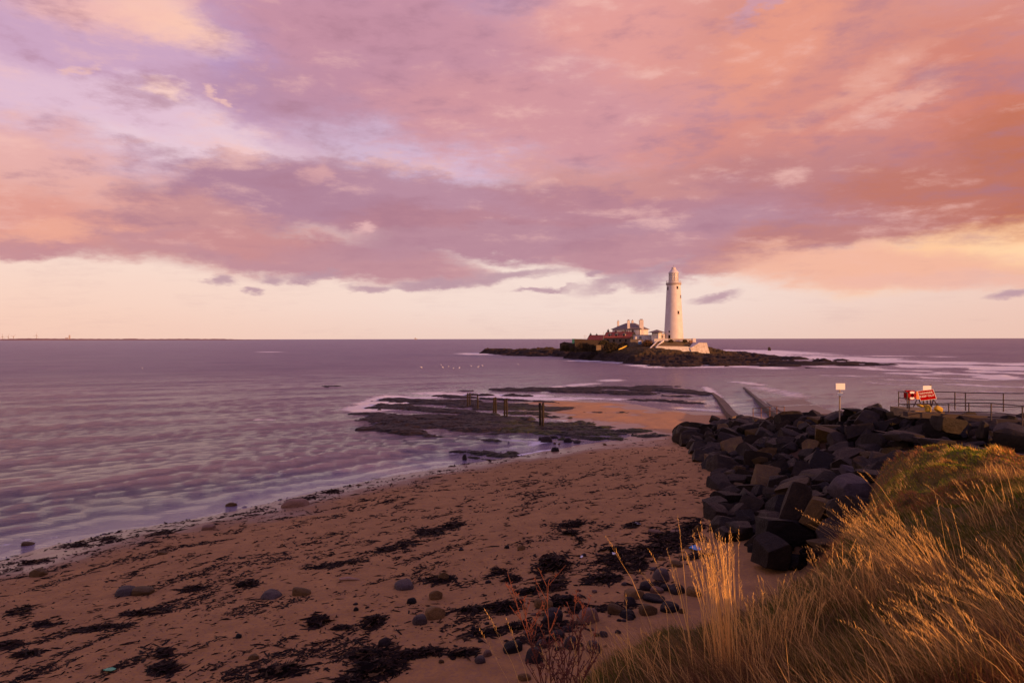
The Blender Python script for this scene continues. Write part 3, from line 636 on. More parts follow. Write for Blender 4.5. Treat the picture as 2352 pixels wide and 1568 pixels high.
for (u_, v_, ww, hh) in ((483, 405, .75, 1.35), (336, 415, .75, 1.5), (531, 548, .7, 1.5), (497, 801, .78, 1.5), (357, 1101, .65, .75), (357, 1183, 1.0, 1.7)):
    zc = hz_(v_); r = np.interp(zc, [p[1] for p in prof], [p[0] for p in prof]); off_ = (u_ - 423) * K
    th = math.asin(max(-.97, min(.97, off_ / r)))
    dirv_ = Matrix.Rotation(th, 4, 'Z') @ Vector((sin(aim), cos(aim), 0))
    rot = dirv_.to_track_quat('Y', 'Z').to_matrix().to_4x4(); Mx = Matrix.Translation(dirv_ * (r - .02) + Vector((0, 0, zc))) @ rot
    fr = MB(); 
    for a_, b_ in (((-ww / 2 - .12, -.4, hh / 2), (ww / 2 + .12, .10, hh / 2 + .14)), ((-ww / 2 - .12, -.4, -hh / 2 - .14), (ww / 2 + .12, .14, -hh / 2)), ((-ww / 2 - .12, -.4, -hh / 2), (-ww / 2, .10, hh / 2)), ((ww / 2, -.4, -hh / 2), (ww / 2 + .12, .10, hh / 2))): fr.box(a_, b_, M=Mx)
    wn = fr.build('window', M['grey_trim'], lh); MB().box((-ww / 2, -.3, -hh / 2), (ww / 2, .05, hh / 2), M=Mx).build('pane', M['dark_glass'], wn)

def rect(A, B, depth):
    """four ground corners from front edge A-B, going back by depth"""
    A, B = Vector(A), Vector(B); d = (B - A).normalized(); n = Vector((-d.y, d.x)); n = n if n.y > 0 else -n
    return A, B, B + n * depth, A + n * depth
def v3(p, z): return Vector((p.x, p.y, z))
def walls(R4, z0, z1): return MB().prism([v3(p, z0) for p in R4], (0, 0, z1 - z0))
def grow(R4, k):
    c = sum(R4, Vector((0, 0))) / 4; return [p + (p - c).normalized() * k for p in R4]
def hip(R4, z0, z1, ridge=.45, th=.25):
    A, B, C_, D_ = R4; m1 = (A + D_) / 2; m2 = (B + C_) / 2; r1 = m1.lerp(m2, .5 - ridge / 2); r2 = m1.lerp(m2, .5 + ridge / 2)
    m = MB(); m.prism([v3(p, z0 - th) for p in R4], (0, 0, th)); 
    m.hullp([v3(p, z0 + .003) for p in R4] + [v3(r1, z1), v3(r2, z1)]); return m
def gable(R4, z0, z1, th=.22):
    A, B, C_, D_ = R4; e1 = (A + D_) / 2; e2 = (B + C_) / 2; m = MB()
    for (a, b, c, d) in ((A, B, e2, e1), (D_, C_, e2, e1)): m.prism([v3(a, z0), v3(b, z0), v3(c, z1), v3(d, z1)], (0, 0, th))
    return m
def window_on(A, B, t0, t1, z0, z1, par, bars=True, out=None, fm=None):
    """framed window on the wall line A-B"""
    d = (B - A); L = d.length; d = d.normalized(); n = Vector((d.y, -d.x)); n = n if n.y < 0 else -n
    if out is not None: n = Vector(out)
    Mx = Matrix(((d.x, n.x, 0, A.x + d.x * t0 * L), (d.y, n.y, 0, A.y + d.y * t0 * L), (0, 0, 1, z0), (0, 0, 0, 1))); ww = (t1 - t0) * L; hh = z1 - z0; f = MB(); e = .13
    for a_, b_ in (((-e, -.1, -e), (0, .12, hh + e)), ((ww, -.1, -e), (ww + e, .12, hh + e)), ((0, -.1, -e), (ww, .12, 0)), ((0, -.1, hh), (ww, .12, hh + e))): f.box(a_, b_, M=Mx)
    if bars: f.box((ww / 2 - .05, -.1, 0), (ww / 2 + .05, .09, hh), M=Mx).box((0, -.1, hh / 2 - .05), (ww, .085, hh / 2 + .05), M=Mx)
    o = f.build('window', fm or M['white_paint'], par); MB().box((0, -.2, 0), (ww, .04, hh), M=Mx).build('pane', M['dark_glass'], o)
def at2(px, D): return Vector((X(px, D), D))

# --- keeper's house
A, B_ = at2(1406.5, 366), at2(1470.2, 358); R4 = rect(A, B_, 12.5); hs_ = empty('keepers_house', (A.x, A.y, 6.5)); ho = Vector((A.x, A.y)); zo = 6.5
def loc(R4, o): return [p - o for p in R4]
Rl = loc(R4, ho); ez = Z(756, 360) - zo; rz_ = Z(742, 366) - zo
walls(Rl, 0, ez).build('wall', M['white_wall'], hs_)
rf = hip(grow(Rl, .8), ez + .05, rz_, .30).build('roof', M['slate'], hs_)
tag(hs_, 'large white keepers house with a grey hipped slate roof and tall white chimneys', 'house')
def chimney(par, c, w_, d_, z0, z1, mat, pots=2, wt=None):
    ch = MB().box((c.x - w_ / 2, c.y - d_ / 2, z0), (c.x + w_ / 2, c.y + d_ / 2, z1)).box((c.x - w_ / 2 - .12, c.y - d_ / 2 - .12, z1), (c.x + w_ / 2 + .12, c.y + d_ / 2 + .12, z1 + .22)).build('chimney', mat, par)
    for k in range(pots):
        cx = c.x + (k - (pots - 1) / 2) * .5; MB().tube((cx, c.y, z1 + .22), (cx, c.y, z1 + .85), .19, .15, 8).build('chimney_pot', M['clay'], ch)
def hx_(px, D): return at2(px, D) - ho
chimney(hs_, hx_(1419.8, 374), 1.0, 1.0, 5, Z(738.6, 374) - zo, M['white_paint'], 1)
chimney(hs_, hx_(1443.6, 362), 1.3, 1.1, 8.5, Z(737.4, 362) - zo, M['white_paint'], 2)
chimney(hs_, hx_(1452.6, 373), 1.1, 1.0, 8, Z(737.6, 373) - zo, M['white_paint'], 1)
chimney(hs_, hx_(1473.0, 360), 2.1, 1.6, 0, Z(736.4, 361) - zo, M['white_paint'], 3)
window_on(Rl[0], Rl[1], .34, .42, ez - 2.1, ez - .9, hs_); window_on(Rl[0], Rl[1], .52, .56, ez - 2.1, ez - .9, hs_, False); window_on(Rl[0], Rl[1], .12, .18, ez - 2.1, ez - .9, hs_)
MB().tube(v3(Rl[1] + Vector((-.3, -.25)), 0), v3(Rl[1] + Vector((-.3, -.25)), ez), .07).build('drainpipe', M['rust'], hs_)
MB().tube(v3(Rl[0].lerp(Rl[1], .62) + Vector((0, -.2)), 0), v3(Rl[0].lerp(Rl[1], .62) + Vector((0, -.2)), ez), .06).build('drainpipe', M['rust'], hs_)

# --- red roofed cottages
def cottage(label, pxa, Da, pxb, Db, depth, ye, yr, D, zo, dorm, chims, gmat):
    A, B_ = at2(pxa, Da), at2(pxb, Db); R4 = rect(A, B_, depth); c = empty('cottage', (A.x, A.y, zo)); tag(c, label, 'cottage', 'red roofed stone cottages'); Rl = loc(R4, A)
    ez = Z(ye, D) - zo; rz_ = Z(yr, D + depth / 2) - zo
    walls(Rl, 0, ez).build('wall', M['stone'], c)
    for e0, e1 in ((Rl[0], Rl[3]), (Rl[1], Rl[2])):
        d = (Rl[1] - Rl[0]).normalized(); s_ = 1 if e0 is Rl[1] else -1
        tri = [v3(e0 + d * s_ * .003, 0), v3(e1 + d * s_ * .003, 0), v3(e1 + d * s_ * .003, ez + .1), v3((e0 + e1) / 2 + d * s_ * .003, rz_ + .25), v3(e0 + d * s_ * .003, ez + .1)]
        MB().prism(tri, v3(d * s_ * .35, 0)).build('gable_wall', gmat, c)
    rf = gable(grow(Rl, .0) if False else [Rl[0] + Vector((0, -.4)), Rl[1] + Vector((0, -.4)), Rl[2] + Vector((0, .4)), Rl[3] + Vector((0, .4))], ez, rz_).build('roof', M['red_tile'], c)
    for t in dorm:                                              # dormers on the front slope
        p0 = Rl[0].lerp(Rl[1], t); n = (Rl[3] - Rl[0]).normalized(); d = (Rl[1] - Rl[0]).normalized(); Mx = Matrix(((d.x, n.x, 0, p0.x), (d.y, n.y, 0, p0.y), (0, 0, 1, 0), (0, 0, 0, 1)))
        zd = ez + (rz_ - ez) * .30; dm = MB().box((-.75, .9, zd - .5), (.75, 3.4, zd + 1.05), M=Mx).build('dormer', M['grey_trim'], c)
        MB().prism([Mx @ Vector(q) for q in ((-.95, .7, zd + 1.053), (.95, .7, zd + 1.053), (0, .7, zd + 1.7))], (Mx.to_3x3() @ Vector((0, 3, 0)))).build('dormer_roof', M['slate'], dm)
        MB().box((-.5, .87, zd - .1), (.5, .93, zd + .85), M=Mx).build('pane', M['dark_glass'], dm)
    for t, w_, h_ in chims:
        p = (Rl[0].lerp(Rl[1], t) + Rl[3].lerp(Rl[2], t)) / 2; chimney(c, p, w_, .9, rz_ - 1.0, rz_ + h_, M['stone'], 1)
    for t in (.18, .4, .63, .84): window_on(Rl[0], Rl[1], t - .03, t + .03, ez - 1.9, ez - .7, c, False, fm=M['stone'])
cottage('larger stone cottage with a long red tiled roof, three dormers and a sunlit-ochre gable end', 1385.7, 357, 1447.7, 348, 8.0, 776.6, 763.2, 352, 6.8, (.20, .45, .74), ((.05, .95, 1.0), (.96, .95, .9), (.32, .4, .3), (.68, .5, .7)), M['sunlit_gable_stone'])
cottage('lower stone cottage with a plain red tiled roof left of the dormered one', 1348.5, 367, 1386.5, 362, 7.0, 781.3, 770.2, 360, 6.5, (), ((.05, .85, .55), (.42, .8, .3)), M['stone'])
aer = empty('aerial_mast', (X(1386.3, 350), 350, 7)); MB().tube((0, 0, 0), (0, 0, Z(765.0, 350) - 7 + .8), .05, n=5).build('mast', M['grey_trim'], aer); MB().box((-.5, -.04, 6.2), (.5, .04, 6.28)).build('crossbar', M['grey_trim'], aer)
tag(aer, 'thin aerial mast standing between the two red roofs', 'mast')
aer = empty('aerial_mast', (X(1343.5, 362), 362, 7)); MB().tube((0, 0, 0), (0, 0, Z(770.5, 362) - 7 + .3), .05, n=5).build('mast', M['grey_trim'], aer); MB().box((-.9, -.04, 4.1), (1.9, .04, 4.2)).box((-.9, -.04, 5.1), (1.4, .04, 5.18)).build('crossbar', M['grey_trim'], aer)
tag(aer, 'aerial mast with long cross arms at the left end of the low cottage', 'mast')

# --- pavilion hut and the low white buildings
A, B_ = at2(1497.2, 336), at2(1512.4, 334); R4 = rect(A, B_, 4.2); c = empty('gatehouse', (A.x, A.y, 8.6)); Rl = loc(R4, A)
walls(Rl, 0, Z(764, 335) - 8.6).build('wall', M['white_wall'], c); hip(grow(Rl, 1.9), Z(763.6, 335) - 8.6 + .05, Z(757.4, 338) - 8.6, .05).build('roof', M['slate'], c)
MB().box((.3, -.12, 0), (1.3, -.02, 2.0)).build('door', M['grey_trim'], c); tag(c, 'small square white hut with a wide hipped slate roof left of the lighthouse', 'hut')
A, B_ = at2(1512.8, 337), at2(1527.5, 337); R4 = rect(A, B_, 4.5); c = empty('link_building', (A.x, A.y, 8.6)); Rl = loc(R4, A)
walls(Rl, 0, Z(767.2, 337) - 8.6).build('wall', M['white_wall'], c); MB().prism([v3(p, Z(767.2, 337) - 8.6 + .003) for p in grow(Rl, .25)], (0, 0, .18)).build('roof', M['grey_trim'], c)
window_on(Rl[0], Rl[1], .38, .68, Z(776.5, 337) - 8.6, Z(770, 337) - 8.6, c); tag(c, 'low white flat roofed annexe with a four pane window joined to the lighthouse', 'annexe')
A, B_ = at2(1459, 341), at2(1497.0, 341); R4 = rect(A, B_, 5); c = empty('outbuilding', (A.x, A.y, 7.5)); Rl = loc(R4, A)
walls(Rl, 0, Z(770.2, 341) - 7.5).build('wall', M['white_wall'], c); MB().prism([v3(p, Z(770.2, 341) - 7.5 + .003) for p in grow(Rl, .25)], (0, 0, .22)).build('roof', M['grey_trim'], c)
window_on(Rl[0], Rl[1], .25, .37, Z(777.8, 341) - 7.5, Z(773.4, 341) - 7.5, c); tag(c, 'long low white outbuilding with a small window between keepers house and hut', 'outbuilding')
# terrace wall and rail
c = empty('terrace_wall', (X(1503, 331), 331, 7.0)); q = lambda px, py, D: L3(px, py, D) - c.location
zt = Z(778.6, 331) - 7; x1 = X(1598, 331) - c.location.x
MB().box((0, 0, 0), (x1, .5, zt)).box((x1 - 1.6, -.4, -.5), (x1, .5, zt + .25)).build('wall', M['white_wall'], c)
MB().box((-.1, -.08, zt), (x1 - 1.61, .58, zt + .12)).build('coping', M['grey_trim'], c); tag(c, 'long low white terrace wall at the foot of the lighthouse', 'wall')
c = empty('timber_railing', (X(1535, 329), 329, 8.0)); L_ = X(1588, 329) - c.location.x; m = MB()
for k in range(17): m.tube((L_ * k / 16, 0, 0), (L_ * k / 16, 0, Z(779.3, 329) - 8), .06, n=5)
m.build('posts', M['rust'], c); MB().tube((0, 0, Z(779.5, 329) - 8), (L_, 0, Z(779.5, 329) - 8), .07, n=5).tube((0, 0, Z(781, 329) - 8), (L_, 0, Z(781, 329) - 8), .05, n=5).build('rail', M['rust'], c)
tag(c, 'thin railing along the grass bank in front of the white terrace wall', 'railing')
o = tag(MB().box((0, 0, 0), (1.5, 1.2, 1.6), bev=.05).box((-.1, -.1, 1.603), (1.6, 1.3, 1.72)).build('locker', M['rust']), 'brown locker box at the right end of the terrace railing', 'locker'); o.location = (X(1584, 328.5), 328.5, 8.0)
# grass bank
D1, D2 = 322.5, 330.5
bm_ = MB(); bm_.prism([L3(1509, 796.5, D1), L3(1592, 799.5, D1 + .5), L3(1604, 786.8, D2), L3(1520, 782.3, D2)], (0, 2.5, -3.5)); bank = tag(bm_.build('grass_bank', simple('bank_grass', (.085, .062, .013), .95, c2=(.17, .095, .03), scale=.5, bump=.8, bdist=.2)), kind='structure')
# retaining wall
rw = empty('retaining_wall', (X(1500, 321.5), 321.5, 3.0)); o_ = rw.location
m = MB(); pl = [(1496.5, 808), (1509.5, 795.2), (1560, 796.0), (1580, 796.6), (1590, 798.5), (1600, 813), (1540, 812.5), (1510, 809.5)]
m.prism([L3(a, b, 321.5) - o_ for a, b in pl], (0, 1.0, 0)).build('wall', M['white_wall'], rw)
m = MB(); pl = [(1585, 799), (1590, 797.4), (1606.8, 787.2), (1623.5, 787.6), (1630.4, 812.6), (1590, 813)]
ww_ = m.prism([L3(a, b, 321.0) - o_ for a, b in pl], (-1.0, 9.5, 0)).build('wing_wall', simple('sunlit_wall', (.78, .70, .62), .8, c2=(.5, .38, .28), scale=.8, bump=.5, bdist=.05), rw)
MB().prism([L3(a, b, 321.4) - o_ for a, b in ((1509, 795.25), (1580, 796.5), (1580, 795.9), (1509, 794.6))], (0, 1.2, 0)).build('coping', M['grey_trim'], rw)
tag(rw, 'big white retaining wall with a raised right wing below the lighthouse', 'wall')
# stairs with white parapets
st = empty('stairway', (X(1490, 321), 321, 4.0)); o_ = st.location
a0, a1 = L3(1491.5, 803, 320.5) - o_, L3(1516, 784.5, 329) - o_; m = MB(); n = 22
for k in range(n):
    p = a0.lerp(a1, (k + .5) / n); dd = (a1 - a0) / n
    m.box((p.x - 1.0 , p.y - abs(dd.y) / 2 - .05, p.z - 2), (p.x + 1.6, p.y + abs(dd.y) / 2 + .05, p.z + dd.z / 2 + .001 * k))
m.build('steps', M['concrete'], st)
for (pa, pb, nm) in (((1489.5, 801.8), (1508.5, 783.2), 'parapet'), ((1497.2, 803.5), (1522.5, 781.4), 'parapet')):
    A, Bq = L3(*pa, 320.4) - o_, L3(*pb, 329) - o_; MB().prism([A, Bq, Bq + Vector((0, 0, -1.6)), A + Vector((0, 0, -1.6))], (.55, 0, 0)).build(nm, M['white_wall'], st)
tag(st, 'flight of steps between white parapets climbing to the lighthouse terrace', 'stairs')
# stone walls, gateway, teal hut
def wall_thing(label, pts, D, th, mat, name='stone_wall', seed=3, cat='wall'):
    r_ = random.Random(seed); o = L3(pts[0][0], pts[-1][1], D)
    ob = MB().prism([L3(a, b, D) - o for a, b in pts], (0, th, 0)).build(name, mat); ob.location = o; return tag(ob, label, cat)
wall_thing('brown stone boundary wall with a sunlit coping left of the low cottage', [(1319.5, 778.2), (1335, 778.6), (1350, 780.3), (1388, 782), (1390, 806), (1322, 808)], 352, 1.2, M['dark_stone'])
wall_thing('low ruined stone wall at the far left end of the buildings', [(1286, 789), (1296, 785), (1304, 786.5), (1320, 788), (1321, 806), (1286, 806)], 378, 1.0, M['dark_stone'])
wall_thing('dark stone wall with a gateway below the sunlit-ochre gable', [(1448, 779.5), (1468, 779.0), (1478, 781), (1478, 802), (1446, 802)], 334, 1.0, M['stone'], 'gateway_wall')
wall_thing('short pale stone pier standing between the two dark scrub patches', [(1370, 793), (1380.5, 793), (1381, 805), (1369.5, 805)], 336.5, 1.0, M['ochre_wall'], 'stone_pier', cat='pier')
o = tag(MB().box((0, 0, 0), (1.6, 1.6, 2.4), bev=.05).box((-.1, -.1, 2.403), (1.7, 1.7, 2.55)).build('portable_toilet', M['teal']), 'narrow teal cabin standing beside the left stone wall', 'cabin'); o.location = (X(1314.5, 368), 368, Z(789, 368))
c = empty('canopy_stall', (X(1470, 330), 330, Z(790.5, 330))); MB().box((-.75, 0, 0), (.75, 1.2, 1.2)).build('body', M['blue'], c); MB().hullp([(-.95, -.1, 1.203), (.95, -.1, 1.203), (.95, 1.3, 1.203), (-.95, 1.3, 1.203), (-.3, .6, 1.8), (.3, .6, 1.8)]).build('top', M['sign_white'], c)
tag(c, 'small blue stall with a bright white top beside the dark gateway', 'stall')
# yellow boat on the bank
A, Bq = L3(1420.5, 803.2, 326), L3(1439.4, 794.6, 329); bt = empty('kayak', A); d = Bq - A; m = MB(); rings = []; NR = 9; sd2 = Vector((d.y, -d.x, 0)).normalized()
for k in range(NR):
    t = k / (NR - 1); wdt = .42 * (sin(PI * (t * .86 + .07)) ** .5); c0 = d * t + Vector((0, 0, .1 * (2 * t - 1) ** 2)); rings.append([m.bm.verts.new(c0 + sd2 * wdt * cos(a) + Vector((0, 0, .36 * sin(a) * (wdt / .42)))) for a in np.linspace(0, 2 * PI, 12, endpoint=False)])
for a_, b_ in zip(rings[:-1], rings[1:]):
    for i in range(12): m.bm.faces.new((a_[i], a_[(i + 1) % 12], b_[(i + 1) % 12], b_[i]))
m.bm.faces.new(rings[0]); m.bm.faces.new(rings[-1]); m.build('hull', M['yellow'], bt, True)
c0 = d * .5 + Vector((0, 0, .34)); MB().tube(c0 - d * .09, c0 + d * .09, .2, n=8).build('cockpit', M['rail_dark'], bt); tag(bt, 'yellow kayak resting tilted on the bank in front of the scrub', 'kayak')

# --- shrubs: many small leaf faces on a frame of stems
def leaf_cloud(name, n, rad, size, mat, parent, seed, flat=.75, up=.35):
    g = np.random.default_rng(seed); d = g.normal(size=(n, 3)); d /= np.linalg.norm(d, axis=1)[:, None]; d[:, 2] = np.abs(d[:, 2]) * 1.0 - .15
    lump = 1 + .35 * (fbm(d[:, 0] * 2.2 + seed, d[:, 1] * 2.2 + d[:, 2] * 2, 3, seed) - .5) * 2
    p = d * (g.random(n) ** .35 * lump)[:, None] * np.array(rad)
    a = g.normal(size=(n, 3)); a /= np.linalg.norm(a, axis=1)[:, None]; a[:, 2] = a[:, 2] * .6 + up; b = np.cross(a, g.normal(size=(n, 3))); b /= np.linalg.norm(b, axis=1)[:, None]
    s_ = size * (.5 + g.random(n))[:, None]; V = np.stack([p - b * s_ * .4, p + a * s_ * 1.4, p + b * s_ * .4, p - a * s_ * .3], 1).reshape(-1, 3)
    Fq = np.arange(n * 4).reshape(-1, 4); return mesh_np(name, V, Fq, mat, parent, False)
M['scrub_dark'] = simple('scrub_dark', (.040, .025, .010), .95, c2=(.075, .045, .015), scale=1.0, bump=0); M['scrub_orange'] = simple('scrub_orange', (.17, .075, .020), .95, c2=(.10, .05, .016), scale=1.0, bump=0)
M['scrub_olive'] = simple('scrub_olive', (.085, .06, .018), .95, c2=(.05, .036, .013), scale=1.0, bump=0)
def shrub(px, D, pyb, wpx, hpx, mat, label, seed, n=2600, cat='shrub'):
    k = D / F; o = empty('shrub', L3(px, pyb, D)); tag(o, label, cat, 'scrub on the island')
    leaf_cloud('foliage', n, (wpx * k / 2, min(3, wpx * k / 3), hpx * k * .9), .32, mat, o, seed); m = MB(); r_ = random.Random(seed)
    for i in range(7): m.tube((r_.uniform(-.3, .3) * wpx * k, 0, -.8), (r_.uniform(-.45, .45) * wpx * k, r_.uniform(-1, 1), hpx * k * .6), .09, .04, 5)
    m.build('stems', M['scrub_dark'], o)
shrub(1343, 346, 805, 50, 26, M['scrub_dark'], 'dark rounded scrub patch left of the pale stone pier', 1, 4200)
shrub(1362, 345, 805, 22, 16, M['scrub_dark'], 'dark scrub touching the left side of the pale stone pier', 8, 2000)
shrub(1404, 337, 804, 46, 24, M['scrub_dark'], 'wide dark scrub patch behind the yellow kayak', 2, 4200)
shrub(1432, 336, 802, 28, 20, M['scrub_dark'], 'dark scrub right of the kayak under the sunlit-ochre gable', 3, 2600)
shrub(1387, 339, 790, 24, 12, M['scrub_olive'], 'small olive shrub against the cottage wall behind the pier', 9, 1400)
shrub(1489, 329, 799, 28, 24, M['scrub_orange'], 'tall orange brown bush beside the foot of the steps', 4, 3600)
shrub(1299, 372, 804, 24, 17, M['scrub_olive'], 'olive bush in front of the ruined wall at the left end', 5, 2400)
shrub(1316, 366, 805, 16, 12, M['scrub_olive'], 'low olive bush below the teal cabin', 6, 1400)
shrub(1541, 328.6, 785.5, 10, 6.5, M['scrub_dark'], 'small dark bush on the left of the grass bank', 10, 700)
shrub(1573, 328.6, 784.5, 10, 5, M['scrub_olive'], 'small bush near the middle of the grass bank', 11, 600)

# --- stone beacon stack in the surf
bc = tag(MB().hullp([(-1.6, -1.2, -1), (1.7, -1.2, -1), (1.6, 1.4, -1), (-1.6, 1.3, -1), (-1.3, -1, 2.6), (-.1, -1, 2.9), (1.2, -.9, 2.1), (-1.2, 1, 2.5), (1.0, 1, 2.2)]).build('rock_stack', M['reef']), 'dark stump of rock standing alone in the surf right of the island', 'rock')
bc.location = (X(1767, 590), 590, 0); bc.scale = (.75, .75, 1.15)
# --- far turbines, chimneys, ship
def turbine(px, pyt, D, rot, label):
    h_ = Z(pyt, D); c = empty('wind_turbine', (X(px, D), D, 2)); MB().tube((0, 0, 0), (0, 0, h_), 3.6, 2.2, 8).build('tower', M['far_pale'], c); m = MB()
    for k in range(3):
        a = rot + k * 2 * PI / 3; m.tube((0, -5, h_), (45 * sin(a), -5, h_ + 45 * cos(a)), 2.2, .6, 5)
    m.build('rotor', M['far_pale'], c); MB().box((-3, -6, h_ - 3), (3, 6, h_ + 3)).build('nacelle', M['far_pale'], c); tag(c, label, 'wind turbine', 'wind turbines on the far coast')
turbine(84, 768.5, 9200, .2, 'tallest lone wind turbine on the far coast'); turbine(31, 771.5, 9300, .9, 'right one of the three small wind turbines near the picture edge'); turbine(19, 771.3, 9300, .5, 'middle one of the three small wind turbines near the picture edge'); turbine(6, 771.3, 9300, 0, 'leftmost wind turbine at the very edge of the picture')
tag(MB().lathe([(11, -20), (9, 60), (7.5, Z(767.8, 9200)), (6, Z(767.8, 9200) + .5)], 12).build('power_station_chimney', M['far_pale']), 'tall thin chimney on the far coast', 'chimney').location = (X(159.7, 9200), 9200, 0)
tag(MB().hullp([(-30, 0, 0), (30, 0, 0), (30, 40, 0), (-30, 40, 0), (-12, 20, Z(774, 9150)), (22, 20, Z(773.6, 9150)), (24, 20, 30)]).build('industrial_shed', M['far_pale']), 'low industrial building left of the tall far chimney', 'building').location = (X(150, 9150), 9150, 0)
sh = empty('ship', (X(955, 12000), 12000, 0)); MB().hullp([(-22, 0, 0), (22, 0, 0), (-24, 12, 0), (24, 12, 0), (-26, 0, 14), (28, 0, 14), (-26, 12, 14), (28, 12, 14)]).build('hull', M['far_pale'], sh); MB().box((-18, 2, 14.01), (-4, 10, 34)).build('bridge', M['far_pale'], sh); tag(sh, 'tiny ship on the horizon above the middle of the sea', 'ship')
# --- gulls
def gull_mesh(fly=False):
    m = MB(); m.lathe([(.01, -.28), (.06, -.22), (.11, -.08), (.10, .08), (.055, .18), (.05, .22), (.062, .27), (.045, .33), (.012, .36), (.01, .42)], 8)
    bmesh.ops.rotate(m.bm, cent=(0, 0, 0), matrix=Matrix.Rotation(R(62), 3, 'X'), verts=m.bm.verts[:]); bmesh.ops.translate(m.bm, vec=(0, 0, .22), verts=m.bm.verts[:])
    m.tube((.03, 0, 0), (.03, .02, .15), .012, n=4).tube((-.03, 0, 0), (-.03, .02, .15), .012, n=4); o = m.build('gull', M['gull'], None, True); return o
g0 = gull_mesh(); first = True; r_ = random.Random(5)
def place_gull(p, label, grp, sc=1.4):
    global first
    o = g0 if first else link(g0.copy()); first = False
    o.location = p; o.rotation_euler = (0, 0, r_.uniform(0, 6.28)); o.scale = (sc,) * 3; tag(o, label, 'gull', grp)
for k in range(64):
    px = 1512 + 108 * r_.random() ** .9; py = 830.5 + (px - 1512) * .022 + r_.gauss(0, 1.2); D = 292 - (py - 826) * 3; xx = X(px, D); D = H * F / (py - HY) * .955; xx = X(px, D)
    for _ in range(6): zg = float(isl_h(np.array([xx]), np.array([D]))[0]); D = (H - max(zg, 0)) * F / (py - HY); xx = X(px, D)
    place_gull((xx, D, max(zg, 0)), 'white gull standing in the flock on the dark rocks below the retaining wall', 'gulls roosting on the island rocks', 1.5)
ORD = ['first', 'second', 'third', 'fourth', 'fifth', 'sixth', 'seventh', 'eighth', 'ninth', 'tenth', 'eleventh', 'twelfth', 'thirteenth', 'fourteenth', 'fifteenth', 'sixteenth', 'seventeenth', 'eighteenth', 'nineteenth', 'twentieth']
for gi, (px, py) in enumerate(sorted(((1013, 839), (1030, 843), (1017, 845), (1041, 847), (1082, 842), (1098, 844), (968, 845), (1500, 846), (1055, 846), (327, 846), (1190, 838), (1108, 841)))):
    p = P(px, py, 0); place_gull((p.x, p.y, .02), 'white gull on the open water, ' + ORD[gi] + ' from the left', 'gulls on the water', 1.4)

# ================================================================== BOULDERS
def boulder_mat(name, c1, c2, lich=0.35, lc=(.06, .042, .010, 1), rough=.6):
    m, t, b = newmat(name); tc = t.new('ShaderNodeTexCoord').outputs['Object']; oi = t.new('ShaderNodeObjectInfo')
    v = t.vm('ADD', tc, t.vm('SCALE', oi.outputs['Location'], scale=3.1))
    n = t.noise(v, 1.6, 8, .7); nf = t.noise(v, 9, 6, .7); nl = t.noise(v, .8, 5, .7)
    c = t.mix(t.mapr(n, .35, .65), c1 + (1,), c2 + (1,)); c = t.mix(t.mapr(nf, .5, .75, 0, .45), c, tuple(q * 2.2 for q in c2) + (1,))
    c = t.mix(t.math('MULTIPLY', t.mapr(nl, .56, .64), t.mapr(oi.outputs['Random'], .35, 1, 0, lich)), c, lc)
    hs = t.new('ShaderNodeHueSaturation'); t.put(hs.inputs['Color'], c); t.put(hs.inputs['Value'], t.mapr(oi.outputs['Random'], 0, 1, .55, 1.6))
    t.put(b.inputs['Base Color'], hs.outputs[0]); t.put(b.inputs['Roughness'], t.mapr(nf, .3, .7, rough - .15, rough + .15)); b.inputs['Specular IOR Level'].default_value = .16
    t.put(b.inputs['Normal'], t.bump(t.math('ADD', n, t.math('MULTIPLY', nf, .4)), 1.0, .14)); return m
M['boulder'] = boulder_mat('dark_boulder', (.009, .0052, .0033), (.023, .0138, .0082))
M['boulder_ochre'] = boulder_mat('ochre_boulder', (.045, .026, .009), (.085, .048, .014), .6, (.10, .08, .015, 1))
M['boulder_grey'] = boulder_mat('grey_brown_boulder', (.015, .011, .0075), (.030, .020, .013), .5)
M['boulder_pale'] = boulder_mat('pale_topped_boulder', (.035, .026, .028), (.07, .05, .052), .1)
def rock_mesh(name, seed, sub=True, round_=0.0, n=15):
    r_ = random.Random(seed); m = MB(); pts = []
    rv = lambda k: Vector((r_.gauss(0, k), r_.gauss(0, k), r_.gauss(0, k))); ax = [(Vector(q) + rv(.17)).normalized() for q in ((1, 0, 0), (-1, 0, 0), (0, 1, 0), (0, -1, 0), (0, 0, 1), (0, 0, -1))] + [rv(1).normalized() for _ in range(4)]; cuts = [r_.uniform(.60, .84) for _ in range(6)] + [r_.uniform(.78, .98) for _ in range(4)]
    bmesh.ops.create_icosphere(m.bm, subdivisions=4 if n > 5 else 2, radius=1.25)
    for v in m.bm.verts:                                        # an angular block: a sphere cut by planes
        k = v.co.copy(); 
        for a, c in zip(ax, cuts):
            d = k.dot(a)
            if d > c: k -= a * (d - c) * (1 - round_)
        for i in range(3):
            lim = 1.05
            if abs(k[i]) > lim: k[i] = math.copysign(lim, k[i])
        v.co = k
    for v in m.bm.verts:
        q = v.co * 2.3 + Vector((seed, 0, 0)); v.co *= 1 + .014 * (sin(q.x * 2.1 + q.y) + sin(q.y * 2.7 + q.z * 1.3) + sin(q.z * 2.2 - q.x))
    o = m.build(name, M['boulder'], None, False); me = o.data; COL.objects.unlink(o); bpy.data.objects.remove(o)
    me.polygons.foreach_set('use_smooth', [True] * len(me.polygons))
    try: me.set_sharp_from_angle(angle=R(24))
    except Exception: pass
    return me
RM = {k: [] for k in ('boulder', 'boulder_ochre', 'boulder_grey', 'boulder_pale')}
for i in range(12): RM['boulder'].append(rock_mesh('boulder', i * 7 + 1, True, .04))
RUB = [rock_mesh('rubble_block', 900 + i, True, 0, 2) for i in range(5)]
